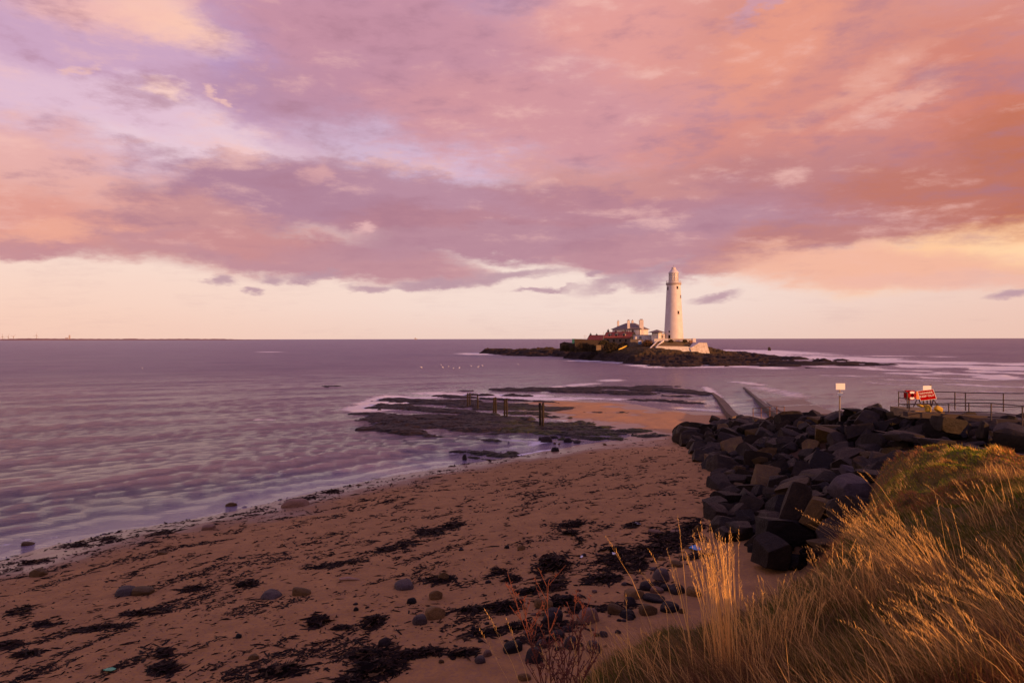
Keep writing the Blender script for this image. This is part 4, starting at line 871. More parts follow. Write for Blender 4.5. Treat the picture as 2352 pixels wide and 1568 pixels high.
for k in ('boulder_ochre', 'boulder_grey', 'boulder_pale'):
    for i in range(3):
        me = rock_mesh(k, 100 + i * 13 + len(k), True, .06); me.materials[0] = M[k]; RM[k].append(me)
def stone(me, p, sc, rot, label, cat='boulder', group=None, name='boulder'):
    o = link(bpy.data.objects.new(name, me)); o.location = p; o.scale = sc; o.rotation_euler = rot; LASTO[0] = o; return tag(o, label, cat, group)
LASTO = [None]
placed = []
# the boulders one can tell apart: photograph x, y of the centre, distance, width and height there, depth ratio
HB = [(1775, 1272, 26.2, 92, 78, 1.0, 'boulder', 3, (0, 0, .3), 'squarish dark boulder standing at the very front foot of the rock heap'),
      (1792, 1215, 27.6, 122, 62, .9, 'boulder', 1, (0, .05, .1), 'broad flat topped dark boulder directly behind the squarish front one'),
      (1876, 1180, 27.2, 72, 80, .8, 'boulder_ochre', 0, (.3, .4, .7), 'lichen covered ochre boulder at the lower right of the heap'),
      (1830, 1165, 28.4, 80, 110, .9, 'boulder', 4, (.2, .3, 1.0), 'tall dark boulder leaning against the lichen covered ochre one'),
      (1955, 1125, 27.4, 92, 66, 1.3, 'boulder_pale', 1, (0, -.1, .1), 'large boulder with a pale rounded top under the grassy bank'),
      (2010, 1098, 29.4, 70, 40, 1.2, 'boulder', 5, (0, .1, .4), 'long dark boulder right of the pale topped one, against the turf edge'),
      (1932, 990, 48.5, 112, 34, .9, 'boulder_ochre', 1, (0, .1, .2), 'wide flat sunlit-ochre slab lying on top of the heap'),  # sunlight on this slab is put into its ochre colour
      (1880, 968, 54.5, 52, 24, 1.0, 'boulder_ochre', 2, (0, 0, .5), 'orange lit boulder on the crest left of the signpost'),  # orange sunlight painted on by the ochre material, next boulder too
      (1848, 978, 54.0, 34, 20, 1.0, 'boulder_ochre', 0, (0, .3, .1), 'smaller orange lit boulder beside the bigger one on the crest'),
      (2174, 974, 38.2, 84, 42, .8, 'boulder_grey', 0, (0, .25, .2), 'huge grey brown boulder with a pointed top below the railings'),
      (2258, 990, 35.2, 22, 52, 1.2, 'boulder_grey', 1, (.1, .1, .3), 'narrow upright grey slab between the two huge boulders'),
      (2325, 1006, 34.5, 104, 62, .8, 'boulder_grey', 2, (.1, -.1, .9), 'huge olive grey boulder at the right edge of the picture'),
      (2080, 1005, 38.5, 96, 30, .9, 'boulder_grey', 1, (0, .1, .2), 'low grey brown boulder under the long handrail'),
      (2024, 953, 46.0, 42, 34, 1.0, 'boulder', 2, (.3, .2, .5), 'dark pointed boulder on the crest just left of the concrete block'),
      (1956, 941.5, 51.0, 42, 7, 1.0, 'boulder', 6, (0, .05, 0), 'thin flat slab balanced on a stack right of the signpost'),
      (1955, 950, 51.4, 28, 17, 1.0, 'boulder', 7, (0, 0, .4), 'dark block carrying the thin flat slab right of the signpost'),
      (1586, 990, 68.5, 50, 22, 1.0, 'boulder', 0, (0, .1, .2), 'dark boulder at the leftmost tip of the heap, on the sand'),
      (1604, 978, 70.5, 44, 16, 1.0, 'boulder', 4, (0, .1, .7), 'flat dark boulder lying behind the leftmost one of the heap'),
      (1702, 962, 68.5, 26, 16, 1.0, 'boulder', 8, (.2, .1, .1), 'dark boulder at the foot of the curved sea wall'),
      (1640, 965, 72.0, 26, 18, 1.0, 'boulder', 3, (.2, .1, 1.1), 'pointed dark boulder on the far left crest above the sand'),
      (1660, 1092, 45.0, 50, 34, .9, 'boulder', 5, (.1, -.3, .4), 'smooth dark boulder leaning on the sandward edge half way down'),
      (1672, 1128, 40.0, 58, 36, .9, 'boulder', 3, (.1, -.35, .6), 'ridged dark boulder sloping towards the sand below the smooth one'),
      (1670, 1230, 30.2, 62, 40, .9, 'boulder', 8, (0, .2, .3), 'dark boulder with a lighter sloping side at the lower left corner of the heap'),
      (1700, 1218, 30.4, 66, 44, .9, 'boulder_grey', 2, (0, .1, .3), 'brownish boulder between the lower left corner and the front block'),
      (1610, 1253, 31.2, 44, 26, 1.0, 'boulder', 2, (0, .1, .8), 'low dark boulder on the sand beside the blue scrap'),
      (1890, 1250, 24.6, 62, 22, 1.0, 'boulder_ochre', 1, (0, 0, .1), 'low brown slab lying half hidden behind the grass'),
      (1665, 1056, 49, 36, 24, 1, 'boulder', 1, (.2, .1, .1), 'small dark boulder above the smooth one on the sandward edge'),
      (1945, 1082, 31.5, 36, 26, .8, 'boulder_pale', 2, (.5, .2, .3), 'grey boulder streaked with white above the pale topped one'),
      (2150, 1020, 34.5, 70, 32, .9, 'boulder_grey', 0, (.1, .1, 2.0), 'rounded grey brown boulder behind the top of the turf bank'),
      (1746, 1060, 44, 34, 22, .9, 'boulder_ochre', 2, (.1, .4, 2), 'small boulder with yellow lichen in the middle of the heap'),
      (1696, 1118, 41, 28, 16, .9, 'boulder_ochre', 0, (.1, .1, 1), 'small olive mossy boulder low on the left side of the heap')]
for px, py, D, wpx, hpx, dr, kind, vi, rot, lab in HB:
    k = D / F; c = L3(px, py, D); me = RM[kind][vi % len(RM[kind])]; w_ = wpx * k * .50; h_ = hpx * k * .53
    stone(me, c, (w_, w_ * dr, h_), rot, lab, 'boulder', 'rock armour heap'); placed.append((c.x, c.y, w_))
# the rest of the heap
hp = np.array(heap); r_ = random.Random(11); cand = []
g = np.random.default_rng(5); N = 60000; qx = g.uniform(hp[:, 0].min(), hp[:, 0].max(), N); qy = g.uniform(hp[:, 1].min(), hp[:, 1].max(), N)
inside = sdpoly(qx, qy, heap) > .15; qx, qy = qx[inside], qy[inside]; hzs = head_h(qx, qy); bzs = beach_h(qx, qy)[0]
LBL = ['small angular dark boulder packed into the rock armour heap', 'medium angular dark boulder packed into the rock armour heap', 'large angular dark boulder packed into the rock armour heap']
cells = {}; cnt = 0; AUTO = []
def clash(x_, y_, r):
    for (a, b, c) in placed:
        if (a - x_) ** 2 + (b - y_) ** 2 < ((r + c) * .66) ** 2: return True
    return False
for a, b, z_, bz in zip(qx, qy, hzs, bzs):
    if cnt >= 268: break
    px = CX + a / b * F; s_ = r_.choice((.60, .72, .82, .92, 1.1)) * (.57 + .0078 * b)
    if b > 40 and px > 2040: s_ *= .8
    if px > 2440: continue
    if clash(a, b, s_): continue
    placed.append((a, b, s_)); cnt += 1; zc = max(z_, bz) + s_ * .22
    kind = 'boulder' if r_.random() < (.86 if px < 1900 or b < 45 else .55) else r_.choice(('boulder_grey', 'boulder_grey', 'boulder_ochre'))
    me = r_.choice(RM[kind]); el_ = r_.uniform(.85, 1.35)
    cls = 0 if s_ < .74 else (1 if s_ < .94 else 2)
    stone(me, (a, b, zc), (s_ * el_, s_ / el_ * 1.1, s_ * r_.uniform(.6, .9)), (r_.uniform(-.6, .6), r_.uniform(-.6, .6), r_.uniform(0, 6.28)), 'x', 'boulder', 'rock armour heap'); AUTO.append((COL.objects[-1] if False else LASTO[0], CX + a / b * F, HY + (H - zc) / b * F, ('small', 'medium', 'large')[cls] + {'boulder': ' dark', 'boulder_grey': ' grey brown', 'boulder_ochre': ' ochre'}[kind] + (' long' if el_ > 1.18 else '')))
SHORT = ['squarish front block', 'broad flat topped boulder', 'lichen covered ochre boulder', 'tall leaning boulder', 'pale topped boulder', 'long boulder at the turf edge', 'wide flat sunlit-ochre slab', 'orange lit crest boulder', None, 'huge pointed boulder',
         'narrow upright slab', 'huge boulder at the picture edge', 'low boulder under the handrail', 'pointed boulder by the concrete block', 'balanced flat slab', None, 'leftmost boulder of the heap', None, 'boulder at the curved wall foot', 'pointed boulder on the left crest',
         'smooth leaning boulder', 'ridged sloping boulder', 'lower left corner boulder', None, 'low boulder by the blue scrap', 'half hidden brown slab', None, 'white streaked boulder', 'rounded boulder behind the turf', 'yellow lichened middle boulder', 'mossy boulder on the left side']
# smaller broken stone filling the gaps of the heap, more than anyone could count
def rubble():
    g = np.random.default_rng(77); base = []; 
    for me in RUB:
        n = len(me.vertices); v = np.empty(n * 3); me.vertices.foreach_get('co', v); me.calc_loop_triangles(); f = np.empty(len(me.loop_triangles) * 3, np.int32); me.loop_triangles.foreach_get('vertices', f); base.append((v.reshape(-1, 3), f.reshape(-1, 3)))
    Vs = []; Fs = []; off = 0; c = 0; pl = np.array(placed)
    for i in range(0, len(qx), 2):
        if c >= 800: break
        a, b = qx[i], qy[i]; s_ = g.uniform(.24, .46) * (.62 + .011 * b)
        if CX + a / b * F > 2440: continue
        if ((pl[:, 0] - a) ** 2 + (pl[:, 1] - b) ** 2 < (pl[:, 2] * .55) ** 2).any(): continue
        v, f = base[c % 5]; q = g.uniform(-1, 1, 3); Rm = np.array((Matrix.Rotation(q[0] * 3, 3, 'X') @ Matrix.Rotation(q[1] * 3, 3, 'Z')))
        Vs.append((v * np.array([1, g.uniform(.6, 1), g.uniform(.5, .8)]) * s_) @ Rm.T + np.array([a, b, max(hzs[i], bzs[i]) + s_ * g.uniform(-.5, .4)])); Fs.append(f + off); off += len(v); c += 1
    o = mesh_np('rubble', np.concatenate(Vs), np.concatenate(Fs), M['boulder'], smooth=False); print('rubble', c); return o
tag(rubble(), kind='stuff')
def autolabel(items, marks, noun):
    """describe each by the nearest thing one can find, the side it lies on and its order from it"""
    buckets = {}
    for o, px, py, adj in items:
        d, mk_, mx, my = min((math.hypot(px - m[1], (py - m[2]) * 1.6), m[0], m[1], m[2]) for m in marks)
        ux, uy = px - mx, (py - my) * 1.6; side = ('right of' if ux > 0 else 'left of') if abs(ux) > abs(uy) else ('below' if uy > 0 else 'above')
        buckets.setdefault((mk_, side), []).append((d, px, o, adj))
    for (mk_, side), L in buckets.items():
        for i, (d, _, o, adj) in enumerate(sorted(L, key=lambda q: (q[0], q[1]))): o['label'] = '%s %s, %s one %s the %s' % (adj, noun, ORD[min(i, 19)], side, mk_)
autolabel(AUTO, [(s_, q[0], q[1]) for s_, q in zip(SHORT, HB) if s_], 'boulder')
print('boulders', cnt)

# ================================================================== BEACH STONES, WEED, LITTER
BM = {'stone_dark': boulder_mat('beach_stone_dark', (.016, .011, .012), (.03, .021, .022), .1), 'stone_ochre': boulder_mat('beach_stone_ochre', (.11, .058, .02), (.18, .10, .035), .1),
      'stone_grey': boulder_mat('beach_stone_grey', (.045, .031, .03), (.075, .053, .048), .2), 'stone_pink': boulder_mat('beach_stone_pink', (.15, .08, .055), (.21, .12, .08), .1), 'stone_black': boulder_mat('beach_stone_black', (.012, .008, .009), (.025, .016, .016), 0)}
SM = {}
for j, k in enumerate(BM):
    SM[k] = []
    for i in range(3): me = rock_mesh('beach_stone', 300 + 17 * j + i, True, .45); me.materials[0] = BM[k]; SM[k].append(me)
def bz_at(px, py):
    p = P(px, py, .8)
    for _ in range(8): z_ = float(beach_h(np.array([p.x]), np.array([p.y]))[0][0]); p = P(px, py, max(z_, -.02))
    return p
def z7(u, v): return ((u / 3.76 + 1200) * .9408, (v / 3.76 + 1250) * .9408)
def z8(u, v): return (u / 1.809 * .9408, (v / 1.809 + 1100) * .9408)
def bstone(px, py, wpx, hpx, kind, label, grp='stones on the beach', cat='stone', sink=.33):
    p = bz_at(px, py); k = p.y / F; w_ = wpx * k * .50; h_ = hpx * k * .72; rr_ = random.Random(int(px * 7 + py))
    return stone(rr_.choice(SM[kind]), (p.x, p.y + w_ * .4, p.z + h_ * (1 - 2 * sink) * .5), (w_, w_ * rr_.uniform(.7, 1), h_), (rr_.uniform(-.15, .15), rr_.uniform(-.15, .15), rr_.uniform(-.5, .5)), label, cat, grp, 'beach_stone')
for (u, v, w_, h_, kind, lab) in ((885, 1010, 215, 150, 'stone_pink', 'large rounded pinkish boulder on the sand beside the red plant tops'), (560, 1000, 180, 120, 'stone_dark', 'rounded dark grey stone left of the large pinkish boulder'),
    (480, 880, 170, 90, 'stone_ochre', 'ochre stone with weed at its foot behind the dark grey rounded one'), (1135, 935, 150, 90, 'stone_ochre', 'pale cream wedge shaped stone on the sand'), (1310, 790, 180, 80, 'stone_ochre', 'broad ochre slab leaning on dark stones near the tall grass'),
    (1440, 715, 170, 75, 'stone_black', 'black stone behind the broad ochre slab'), (1490, 815, 210, 45, 'stone_dark', 'flat dark slate lying right of the ochre slab'), (1435, 940, 170, 90, 'stone_ochre', 'golden brown tapered stone on the sand right of the cream wedge'),
    (1635, 900, 170, 65, 'stone_dark', 'smooth grey stone just left of the tall grass stems'), (1270, 860, 110, 85, 'stone_dark', 'dark grey stone under the front edge of the ochre slab'), (1520, 740, 120, 60, 'stone_pink', 'pinkish stone right of the black one'),
    (1250, 965, 130, 60, 'stone_black', 'small black stones clump between the cream wedge and golden stone'), (1270, 985, 70, 40, 'stone_dark', 'small triangular grey stone in front of the black clump'), (1745, 925, 60, 40, 'stone_ochre', 'small orange stone by the tall grass stems'),
    (1025, 1140, 80, 50, 'stone_grey', 'small rounded grey pebble alone on clean sand'), (915, 1085, 42, 28, 'stone_pink', 'small brick red pebble below the large pinkish boulder'), (690, 1095, 90, 55, 'stone_grey', 'grey stone partly behind the red plant tops'),
    (940, 1285, 130, 110, 'stone_grey', 'rounded brown grey stone at the edge of the grassy mound'), (390, 1370, 170, 120, 'stone_black', 'black block standing in the sand left of the red plant'), (455, 1240, 120, 70, 'stone_grey', 'grey brown stone behind the black block'),
    (185, 1280, 190, 90, 'stone_dark', 'jagged slate grey stone at the left of the black block'), (300, 1540, 115, 60, 'stone_ochre', 'flat ochre stone alone on the sand at the bottom edge'), (600, 1165, 140, 85, 'stone_dark', 'dark stone directly behind the red plant stems'),
    (730, 1250, 130, 120, 'stone_grey', 'moss tinted stone between the red plant and the brown grey stone'), (420, 945, 60, 25, 'stone_grey', 'tiny flat grey pebble left of the rounded dark grey stone'), (1500, 190, 125, 24, 'stone_pink', 'pale flat stone near the dark weed mat'),
    (1560, 620, 150, 110, 'stone_grey', 'brown stone standing behind the black one near the weed'), (1690, 190, 100, 24, 'stone_pink', 'pale flat slab right of the weed mat'), (1895, 185, 60, 70, 'stone_ochre', 'small ochre stone touching the foot of the rock heap'),
    (1560, 440, 70, 30, 'stone_ochre', 'small ochre stone at the right end of the weed mat'), (1700, 500, 110, 50, 'stone_ochre', 'ochre stone behind the thin grass stems'), (1260, 500, 70, 40, 'stone_ochre', 'small brown stone in the front part of the weed mat'), (270, 345, 70, 45, 'stone_ochre', 'orange brown stone in weed left of the big weed pile'),
    (1600, 720, 110, 60, 'stone_dark', 'dark stone right of the pinkish one near the grass stems'), (1700, 745, 130, 80, 'stone_grey', 'brown grey stone behind the grass stems'), (1860, 770, 140, 80, 'stone_ochre', 'ochre stone mostly hidden by the thickest grass stems')):
    bstone(*z7(u, v), w_ * .25, h_ * .25, kind, lab)
for (u, v, w_, h_, kind, lab) in ((1780, 608, 90, 34, 'stone_grey', 'smooth bluish grey stone alone in the middle of the beach'), (1915, 740, 90, 55, 'stone_ochre', 'light brown stone beside a rounded darker one'), (1850, 765, 70, 44, 'stone_grey', 'rounded darker stone left of the light brown one'),
    (1325, 636, 84, 32, 'stone_ochre', 'yellow ochre flat stone in the middle left of the beach'), (1190, 648, 90, 26, 'stone_grey', 'grey flat stone left of the yellow ochre one'), (620, 632, 96, 30, 'stone_ochre', 'pale yellow stone in a puddle on the left of the beach'),
    (540, 636, 90, 34, 'stone_grey', 'grey stone touching the left side of the pale yellow one'), (158, 552, 76, 36, 'stone_ochre', 'ochre stone in weed near the left edge of the beach'), (1300, 243, 110, 36, 'stone_pink', 'large flat pinkish stone lying at the water line'),
    (1015, 243, 50, 16, 'stone_ochre', 'small brown stone standing in the shallows'), (915, 345, 55, 24, 'stone_pink', 'small pink stone at the edge of the wet sand'), (1955, 572, 50, 36, 'stone_ochre', 'ochre stone with weed near the middle right of the beach'), (115, 415, 50, 14, 'stone_ochre', 'small orange stone in the shallows at the far left'),
    (1090, 1050 - 230, 0, 0, None, None), (2118, 935, 50, 30, 'stone_grey', 'small round dark stone near the bottom middle'), (1695, 858, 50, 36, 'stone_black', 'round black stone at the top of the bottom weed pile'), (1115, 918, 44, 22, 'stone_ochre', 'small brown stone near the bottom centre left'),
    (2150, 905, 40, 30, 'stone_pink', 'small pinkish pebble beside the round dark stone'), (1920, 655, 60, 40, 'stone_ochre', 'brown stone among weed tufts in the middle right'), (1815, 672, 40, 26, 'stone_black', 'small black stone left of the brown one among weed'), (1570, 705, 22, 16, 'stone_dark', 'tiny dark pebble on bare sand'), (1050, 823, 26, 18, 'stone_dark', 'tiny dark pebble on the bare lower left sand'),
    (712, 455, 44, 14, 'stone_ochre', 'thin ochre stone in the upper left weed line')):
    if kind: bstone(*z8(u, v), w_ * .52, h_ * .52, kind, lab)
for px, py, w_, h_, kind, lab in ((1255, 1016, 34, 20, 'stone_black', 'largest black boulder in the pool below the tallest pair of posts'), (1272, 1007, 26, 9, 'stone_black', 'flat black boulder behind the largest one in the pool'), (1303, 1016, 24, 15, 'stone_black', 'black boulder right of the row of little stones in the pool'),
    (1274, 1020, 7, 6, 'stone_ochre', 'first little stone of the row in the pool'), (1284, 1021, 6, 5, 'stone_ochre', 'second little stone of the row in the pool'), (1325, 1018, 18, 8, 'stone_dark', 'low dark boulder at the right end of the pool'), (1241, 1012, 12, 12, 'stone_black', 'black boulder at the foot of the tallest pair of posts'),
    (1275, 1036, 22, 12, 'stone_black', 'black boulder at the sand edge below the pool'), (1066, 1056, 13, 19, 'stone_black', 'upright black boulder standing alone in the shallows'), (1213, 967, 14, 11, 'stone_black', 'black boulder on the green reef between two pairs of posts'), (1389, 1022, 9, 4, 'stone_ochre', 'small brown stone on the wet sand right of the pool'),
    (870, 942, 12, 5, 'stone_black', 'small black rock in the foam at the left end of the reef')):
    bstone(px, py, w_ * .8, h_ * .75, kind, lab, 'rocks at the water edge', 'boulder', .2)
# pebbles nothing tells apart
PEB = []
for k in range(70):
    u_, v_ = r_.gauss(1270, 150), r_.gauss(1410, 70)
    if v_ > 1530 or (u_ > 1440 and v_ > 1380) or v_ < 1190: continue
    kd = r_.choice(['stone_dark', 'stone_dark', 'stone_grey', 'stone_black', 'stone_pink', 'stone_ochre']); bstone(u_, v_, r_.uniform(6, 15), r_.uniform(4, 8), kd, 'pebble', 'small pebbles on the sand', 'pebble'); PEB.append((LASTO[0], u_, v_, 'small ' + kd[6:]))
autolabel(PEB, [(n_,) + z7(*q) for n_, q in (('large pinkish boulder', (885, 1010)), ('rounded dark grey stone', (560, 1000)), ('cream wedge stone', (1135, 935)), ('broad ochre slab', (1310, 790)), ('golden brown stone', (1435, 940)), ('black block', (390, 1370)), ('jagged slate grey stone', (185, 1280)), ('lone grey pebble', (1025, 1140)), ('big weed pile', (560, 450)), ('big weed mat', (1150, 400)))], 'pebble')

def weed():
    g = np.random.default_rng(21); pts = []; 
    dens = []
    def add(x_, y_, s_, h_=0.0): pts.append(np.stack([x_, y_, s_, h_ * np.ones_like(x_)], 1))
    # strand lines and scatter over the whole beach, thick and thin by turns
    N = 300000; a = np.radians(g.uniform(-48, 30, N)); iy = g.uniform(1 / 75., 1 / 14., N); yy = 1 / iy; xx = yy * np.tan(a)
    d = sdpoly(xx, yy, shore); ok = (d > -1.0) & (d < 26); xx, yy, d = xx[ok], yy[ok], d[ok]
    t = xx * .6 + yy * .8; wob = (fbm(t * .16, d * .05, 3, 51) - .5) * 4.2
    q = fbm(t * .9, d * 2.6, 4, 52); lines = sum(a_ * np.exp(-((d + wob - c_) / w_) ** 2) for c_, w_, a_ in ((.5, .5, 1.0), (2.4, .6, .55), (4.6, .5, .7), (6.9, .6, .95), (9.5, .5, .6), (12, .7, .6), (14.5, .7, .5)))
    patch = sstep(fbm(t * .45, d * 1.1, 4, 54), .50, .66)
    pr = (.05 + lines * 1.0 * sstep(fbm(t * .22 + 7, d * .3, 2, 57), .30, .52)) * sstep(q, .45, .64) + patch * .55 * sstep(q, .42, .6) + .016 + .04 * np.exp(-(d / 4) ** 2)
    pr *= sstep(d, -1, .2) * (1 - .8 * sstep(yy, 56, 72)); keep = g.random(len(xx)) < np.clip(pr * 1.05, 0, 1)
    xx, yy = xx[keep], yy[keep]; add(xx, yy, (.020 + .066 * g.random(len(xx)) ** 2.5) * np.clip(yy / 32, .8, 1.35))
    # mats and piles
    piles = [(1272, 1300, 38, 26, 900, .30), (1262, 1345, 34, 18, 420, .12), (1285, 1385, 40, 18, 420, .10), (1440, 1290, 82, 26, 1900, .12), (1385, 1330, 50, 12, 500, .08), (1545, 1240, 60, 26, 1300, .10), (1590, 1210, 34, 22, 500, .06), (1400, 1262, 40, 12, 420, .08), (1500, 1262, 50, 18, 700, .08),
             (1318, 1205, 34, 7, 260, .10), (1308, 1226, 18, 9, 200, .14), (1455, 1207, 22, 6, 200, .08), (1150, 1312, 26, 9, 240, .12), (1175, 1330, 14, 7, 130, .12), (1155, 1395, 38, 14, 420, .12), (1215, 1360, 30, 12, 260, .06), (930, 1250, 36, 8, 260, .06), (890, 1262, 30, 7, 300, .06), (990, 1222, 44, 11, 500, .08), (1040, 1207, 34, 8, 360, .08),
             (800, 1293, 44, 6, 260, .05), (740, 1300, 30, 5, 200, .05), (870, 1535, 50, 22, 900, .16), (850, 1505, 46, 14, 480, .12), (960, 1500, 60, 10, 360, .08), (800, 1568, 30, 18, 400, .1), (650, 1540, 60, 12, 480, .1), (375, 1535, 30, 14, 360, .1), (378, 1500, 8, 12, 90, .08), (565, 1340, 26, 8, 200, .08), (440, 1352, 30, 6, 200, .05),
             (235, 1440, 80, 6, 360, .04), (330, 1405, 60, 7, 300, .05), (40, 1400, 34, 12, 300, .06), (20, 1480, 24, 9, 220, .06), (60, 1500, 40, 6, 160, .04), (110, 1430, 30, 6, 130, .04), (730, 1425, 18, 16, 180, .08), (790, 1440, 26, 4, 90, .03), (860, 1425, 18, 14, 200, .1), (1090, 1400, 70, 8, 260, .06), (1060, 1500, 40, 9, 200, .06), (1235, 1470, 46, 14, 300, .06),
             (1330, 1245, 10, 16, 90, .08), (250, 1235, 30, 5, 130, .03), (370, 1222, 26, 5, 130, .03), (180, 1250, 22, 5, 130, .03), (60, 1290, 60, 6, 240, .04), (690, 1145, 36, 5, 200, .03), (760, 1128, 30, 6, 180, .04), (1010, 1330, 34, 9, 260, .08), (1270, 1440, 60, 12, 260, .04), (1190, 1440, 40, 10, 200, .05), (1320, 1400, 50, 14, 260, .05), (1250, 1415, 40, 10, 180, .05), (1420, 1395, 60, 12, 160, .03),
             (340, 1245, 26, 4, 120, .02), (1600, 1280, 40, 9, 180, .04), (1480, 1345, 60, 10, 160, .03), (1110, 1455, 60, 10, 200, .05)]
    for px, py, rx, ry, n, hh in piles:
        n = int(n * 1.7)
        a_ = g.random(n) * 2 * PI; r0 = np.abs(g.normal(0, .55, n)); ux = r0 * np.cos(a_); uy = r0 * np.sin(a_); bx = px + rx * ux + ry * .6 * g.normal(0, .4, n); by = py + ry * uy - rx * .10 * ux
        D = (H - .9) * F / (by - HY); xx_ = (bx - CX) / F * D
        for _ in range(3): zq = beach_h(xx_, D)[0]; D = (H - zq) * F / (by - HY); xx_ = (bx - CX) / F * D
        kk = sstep(fbm(xx_ * 2.2, D * 2.2, 3, 61), .34, .5) > g.random(n) * .9
        pts.append(np.stack([xx_[kk], D[kk], .032 + .075 * g.random(kk.sum()) ** 1.5, np.maximum(0, 1 - r0[kk]) * hh * g.random(kk.sum())], 1))
    Q = np.concatenate(pts); n = len(Q); zb_ = beach_h(Q[:, 0], Q[:, 1])[0] + Q[:, 3]
    # each scrap: a crumpled frond of six faces round a raised middle
    K_ = 6; ang = (np.arange(K_)[None] * 2 * PI / K_ + g.random((n, 1)) * 6.28); rad = Q[:, 2:3] * (.35 + 1.0 * g.random((n, K_)))
    st_ = (1 + 3.6 * g.random(n) ** 1.6)[:, None]; th = (g.normal(.55, .8, n))[:, None]; lx_ = rad * np.cos(ang) * st_; ly_ = rad * np.sin(ang) / st_ ** .4
    vx = Q[:, 0:1] + lx_ * np.cos(th) - ly_ * np.sin(th); vy = Q[:, 1:2] + lx_ * np.sin(th) + ly_ * np.cos(th); vz = zb_[:, None] + .004 + (g.random((n, K_)) - .3) * Q[:, 2:3] * (.35 + .9 * (Q[:, 3:4] > .02))
    cx_ = np.stack([Q[:, 0], Q[:, 1], zb_ + Q[:, 2] * (.25 + .5 * g.random(n))], 1)
    V = np.concatenate([np.stack([vx, vy, vz], 2), cx_[:, None]], 1).reshape(-1, 3); b0 = (np.arange(n) * (K_ + 1))[:, None]
    Fq = np.stack([b0 + np.arange(K_)[None], b0 + (np.arange(K_) + 1)[None] % K_, b0 + K_ + 0 * np.arange(K_)[None]], 2).reshape(-1, 3)
    c = np.repeat(g.random(n), K_ + 1); print('weed', n)
    m, t, b = newmat('seaweed'); t.put(b.inputs['Base Color'], t.ramp(t.attr('tint'), [(0, (.006, .0035, .003, 1)), (.6, (.020, .010, .007, 1)), (.93, (.045, .022, .012, 1)), (.97, (.12, .07, .03, 1))]))
    b.inputs['Roughness'].default_value = .6; b.inputs['Specular IOR Level'].default_value = .06
    return mesh_np('seaweed', V, Fq, m, attrs={'tint': c}, smooth=False)
tag(weed(), kind='stuff')

def scrap(px, py, w_, h_, mat, name, label, cat, seed=1, lift=.03):
    p = bz_at(px, py); k = p.y / F; r2_ = random.Random(seed); m = MB(); n = 7; top = []; W_, Hh = w_ * k / 2, h_ * k * 1.4
    g0_ = [(cos(2 * PI * i / n) * W_ * r2_.uniform(.6, 1.1), sin(2 * PI * i / n) * Hh * r2_.uniform(.6, 1.1), lift * r2_.uniform(0, 2.5)) for i in range(n)]
    m.prism(g0_, (0, 0, .012)); o = m.build(name, mat); o.location = p + Vector((0, 0, .02)); return tag(o, label, cat)
scrap(1595, 1263, 30, 13, M['blue_plastic'], 'plastic_sheet', 'bright blue plastic scrap lying at the foot of the rock heap', 'litter', 2, .06)
scrap(252, 1540, 30, 9, M['green_plastic'], 'plastic_scrap', 'green plastic scrap on the sand near the bottom left', 'litter', 3)
scrap(1463, 1205, 20, 6, M['white_plastic'], 'plastic_bag', 'white plastic scrap caught in weed', 'litter', 4)
scrap(1335, 1282, 8, 4, M['white_plastic'], 'plastic_scrap', 'tiny white scrap left in the big weed mat', 'litter', 5); scrap(1410, 1281, 10, 4, M['white_plastic'], 'plastic_scrap', 'tiny white scrap on top of the weed mat', 'litter', 6, .1)
p = bz_at(800, 1332); tag(MB().tube((-.35, 0, .05), (0, .04, .07), .05, .07, 7).tube((0, .04, .07), (.42, .0, .04), .07, .02, 7).build('driftwood', M['driftwood']), 'pale piece of driftwood alone in the middle of the beach', 'driftwood').location = p
p = bz_at(1002, 1470 - 90); 

# ================================================================== OLD TIMBER POSTS
def post_pair(items, labels):
    for (px, yt, yb, w_), lab in zip(items, labels):
        p = P(px, yb, 0.02); D = p.y; r = w_ * D / F / 2; h_ = (yb - yt) / F * D; r3 = random.Random(int(px)); m = MB(); n = 10; rings = []
        for zz_ in np.linspace(-.6, h_, 9):
            rings.append([m.bm.verts.new((r * (1.12 - .12 * max(zz_, 0) / h_) * (1 + r3.uniform(-.12, .12)) * cos(2 * PI * i / n) + .02 * zz_ * r3.uniform(-1, 1), r * (1 + r3.uniform(-.12, .12)) * sin(2 * PI * i / n), zz_ + (r3.uniform(-.05, .05) if zz_ > h_ - .01 else 0))) for i in range(n)])
        for a_, b_ in zip(rings[:-1], rings[1:]):
            for i in range(n): m.bm.faces.new((a_[i], a_[(i + 1) % n], b_[(i + 1) % n], b_[i]))
        m.bm.faces.new(rings[-1]); o = m.build('timber_post', M['timber'], None, True); o.location = p; o.rotation_euler = (r3.uniform(-.01, .01), r3.uniform(-.015, .015), 0); tag(o, lab, 'post', 'old timber posts standing on the reef')
post_pair([(1073.9, 902.5, 934, 3.2), (1078.8, 902, 932, 3.2), (1097.2, 908, 938, 3.4), (1133.7, 912.5, 950, 3.8), (1138.6, 912, 950, 3.8), (1158.5, 915.6, 957, 3.9), (1164, 915, 958, 4.0), (1240.6, 925.4, 981, 4.9), (1246.8, 925, 982, 5.2)],
          ['left post of the farthest pair', 'right post of the farthest pair', 'single timber post standing alone, second from the left', 'left post of the middle pair', 'right post of the middle pair',
           'left post of the pair just right of the middle one', 'right post of the pair just right of the middle one', 'left post of the tallest nearest pair', 'right post of the tallest nearest pair'])

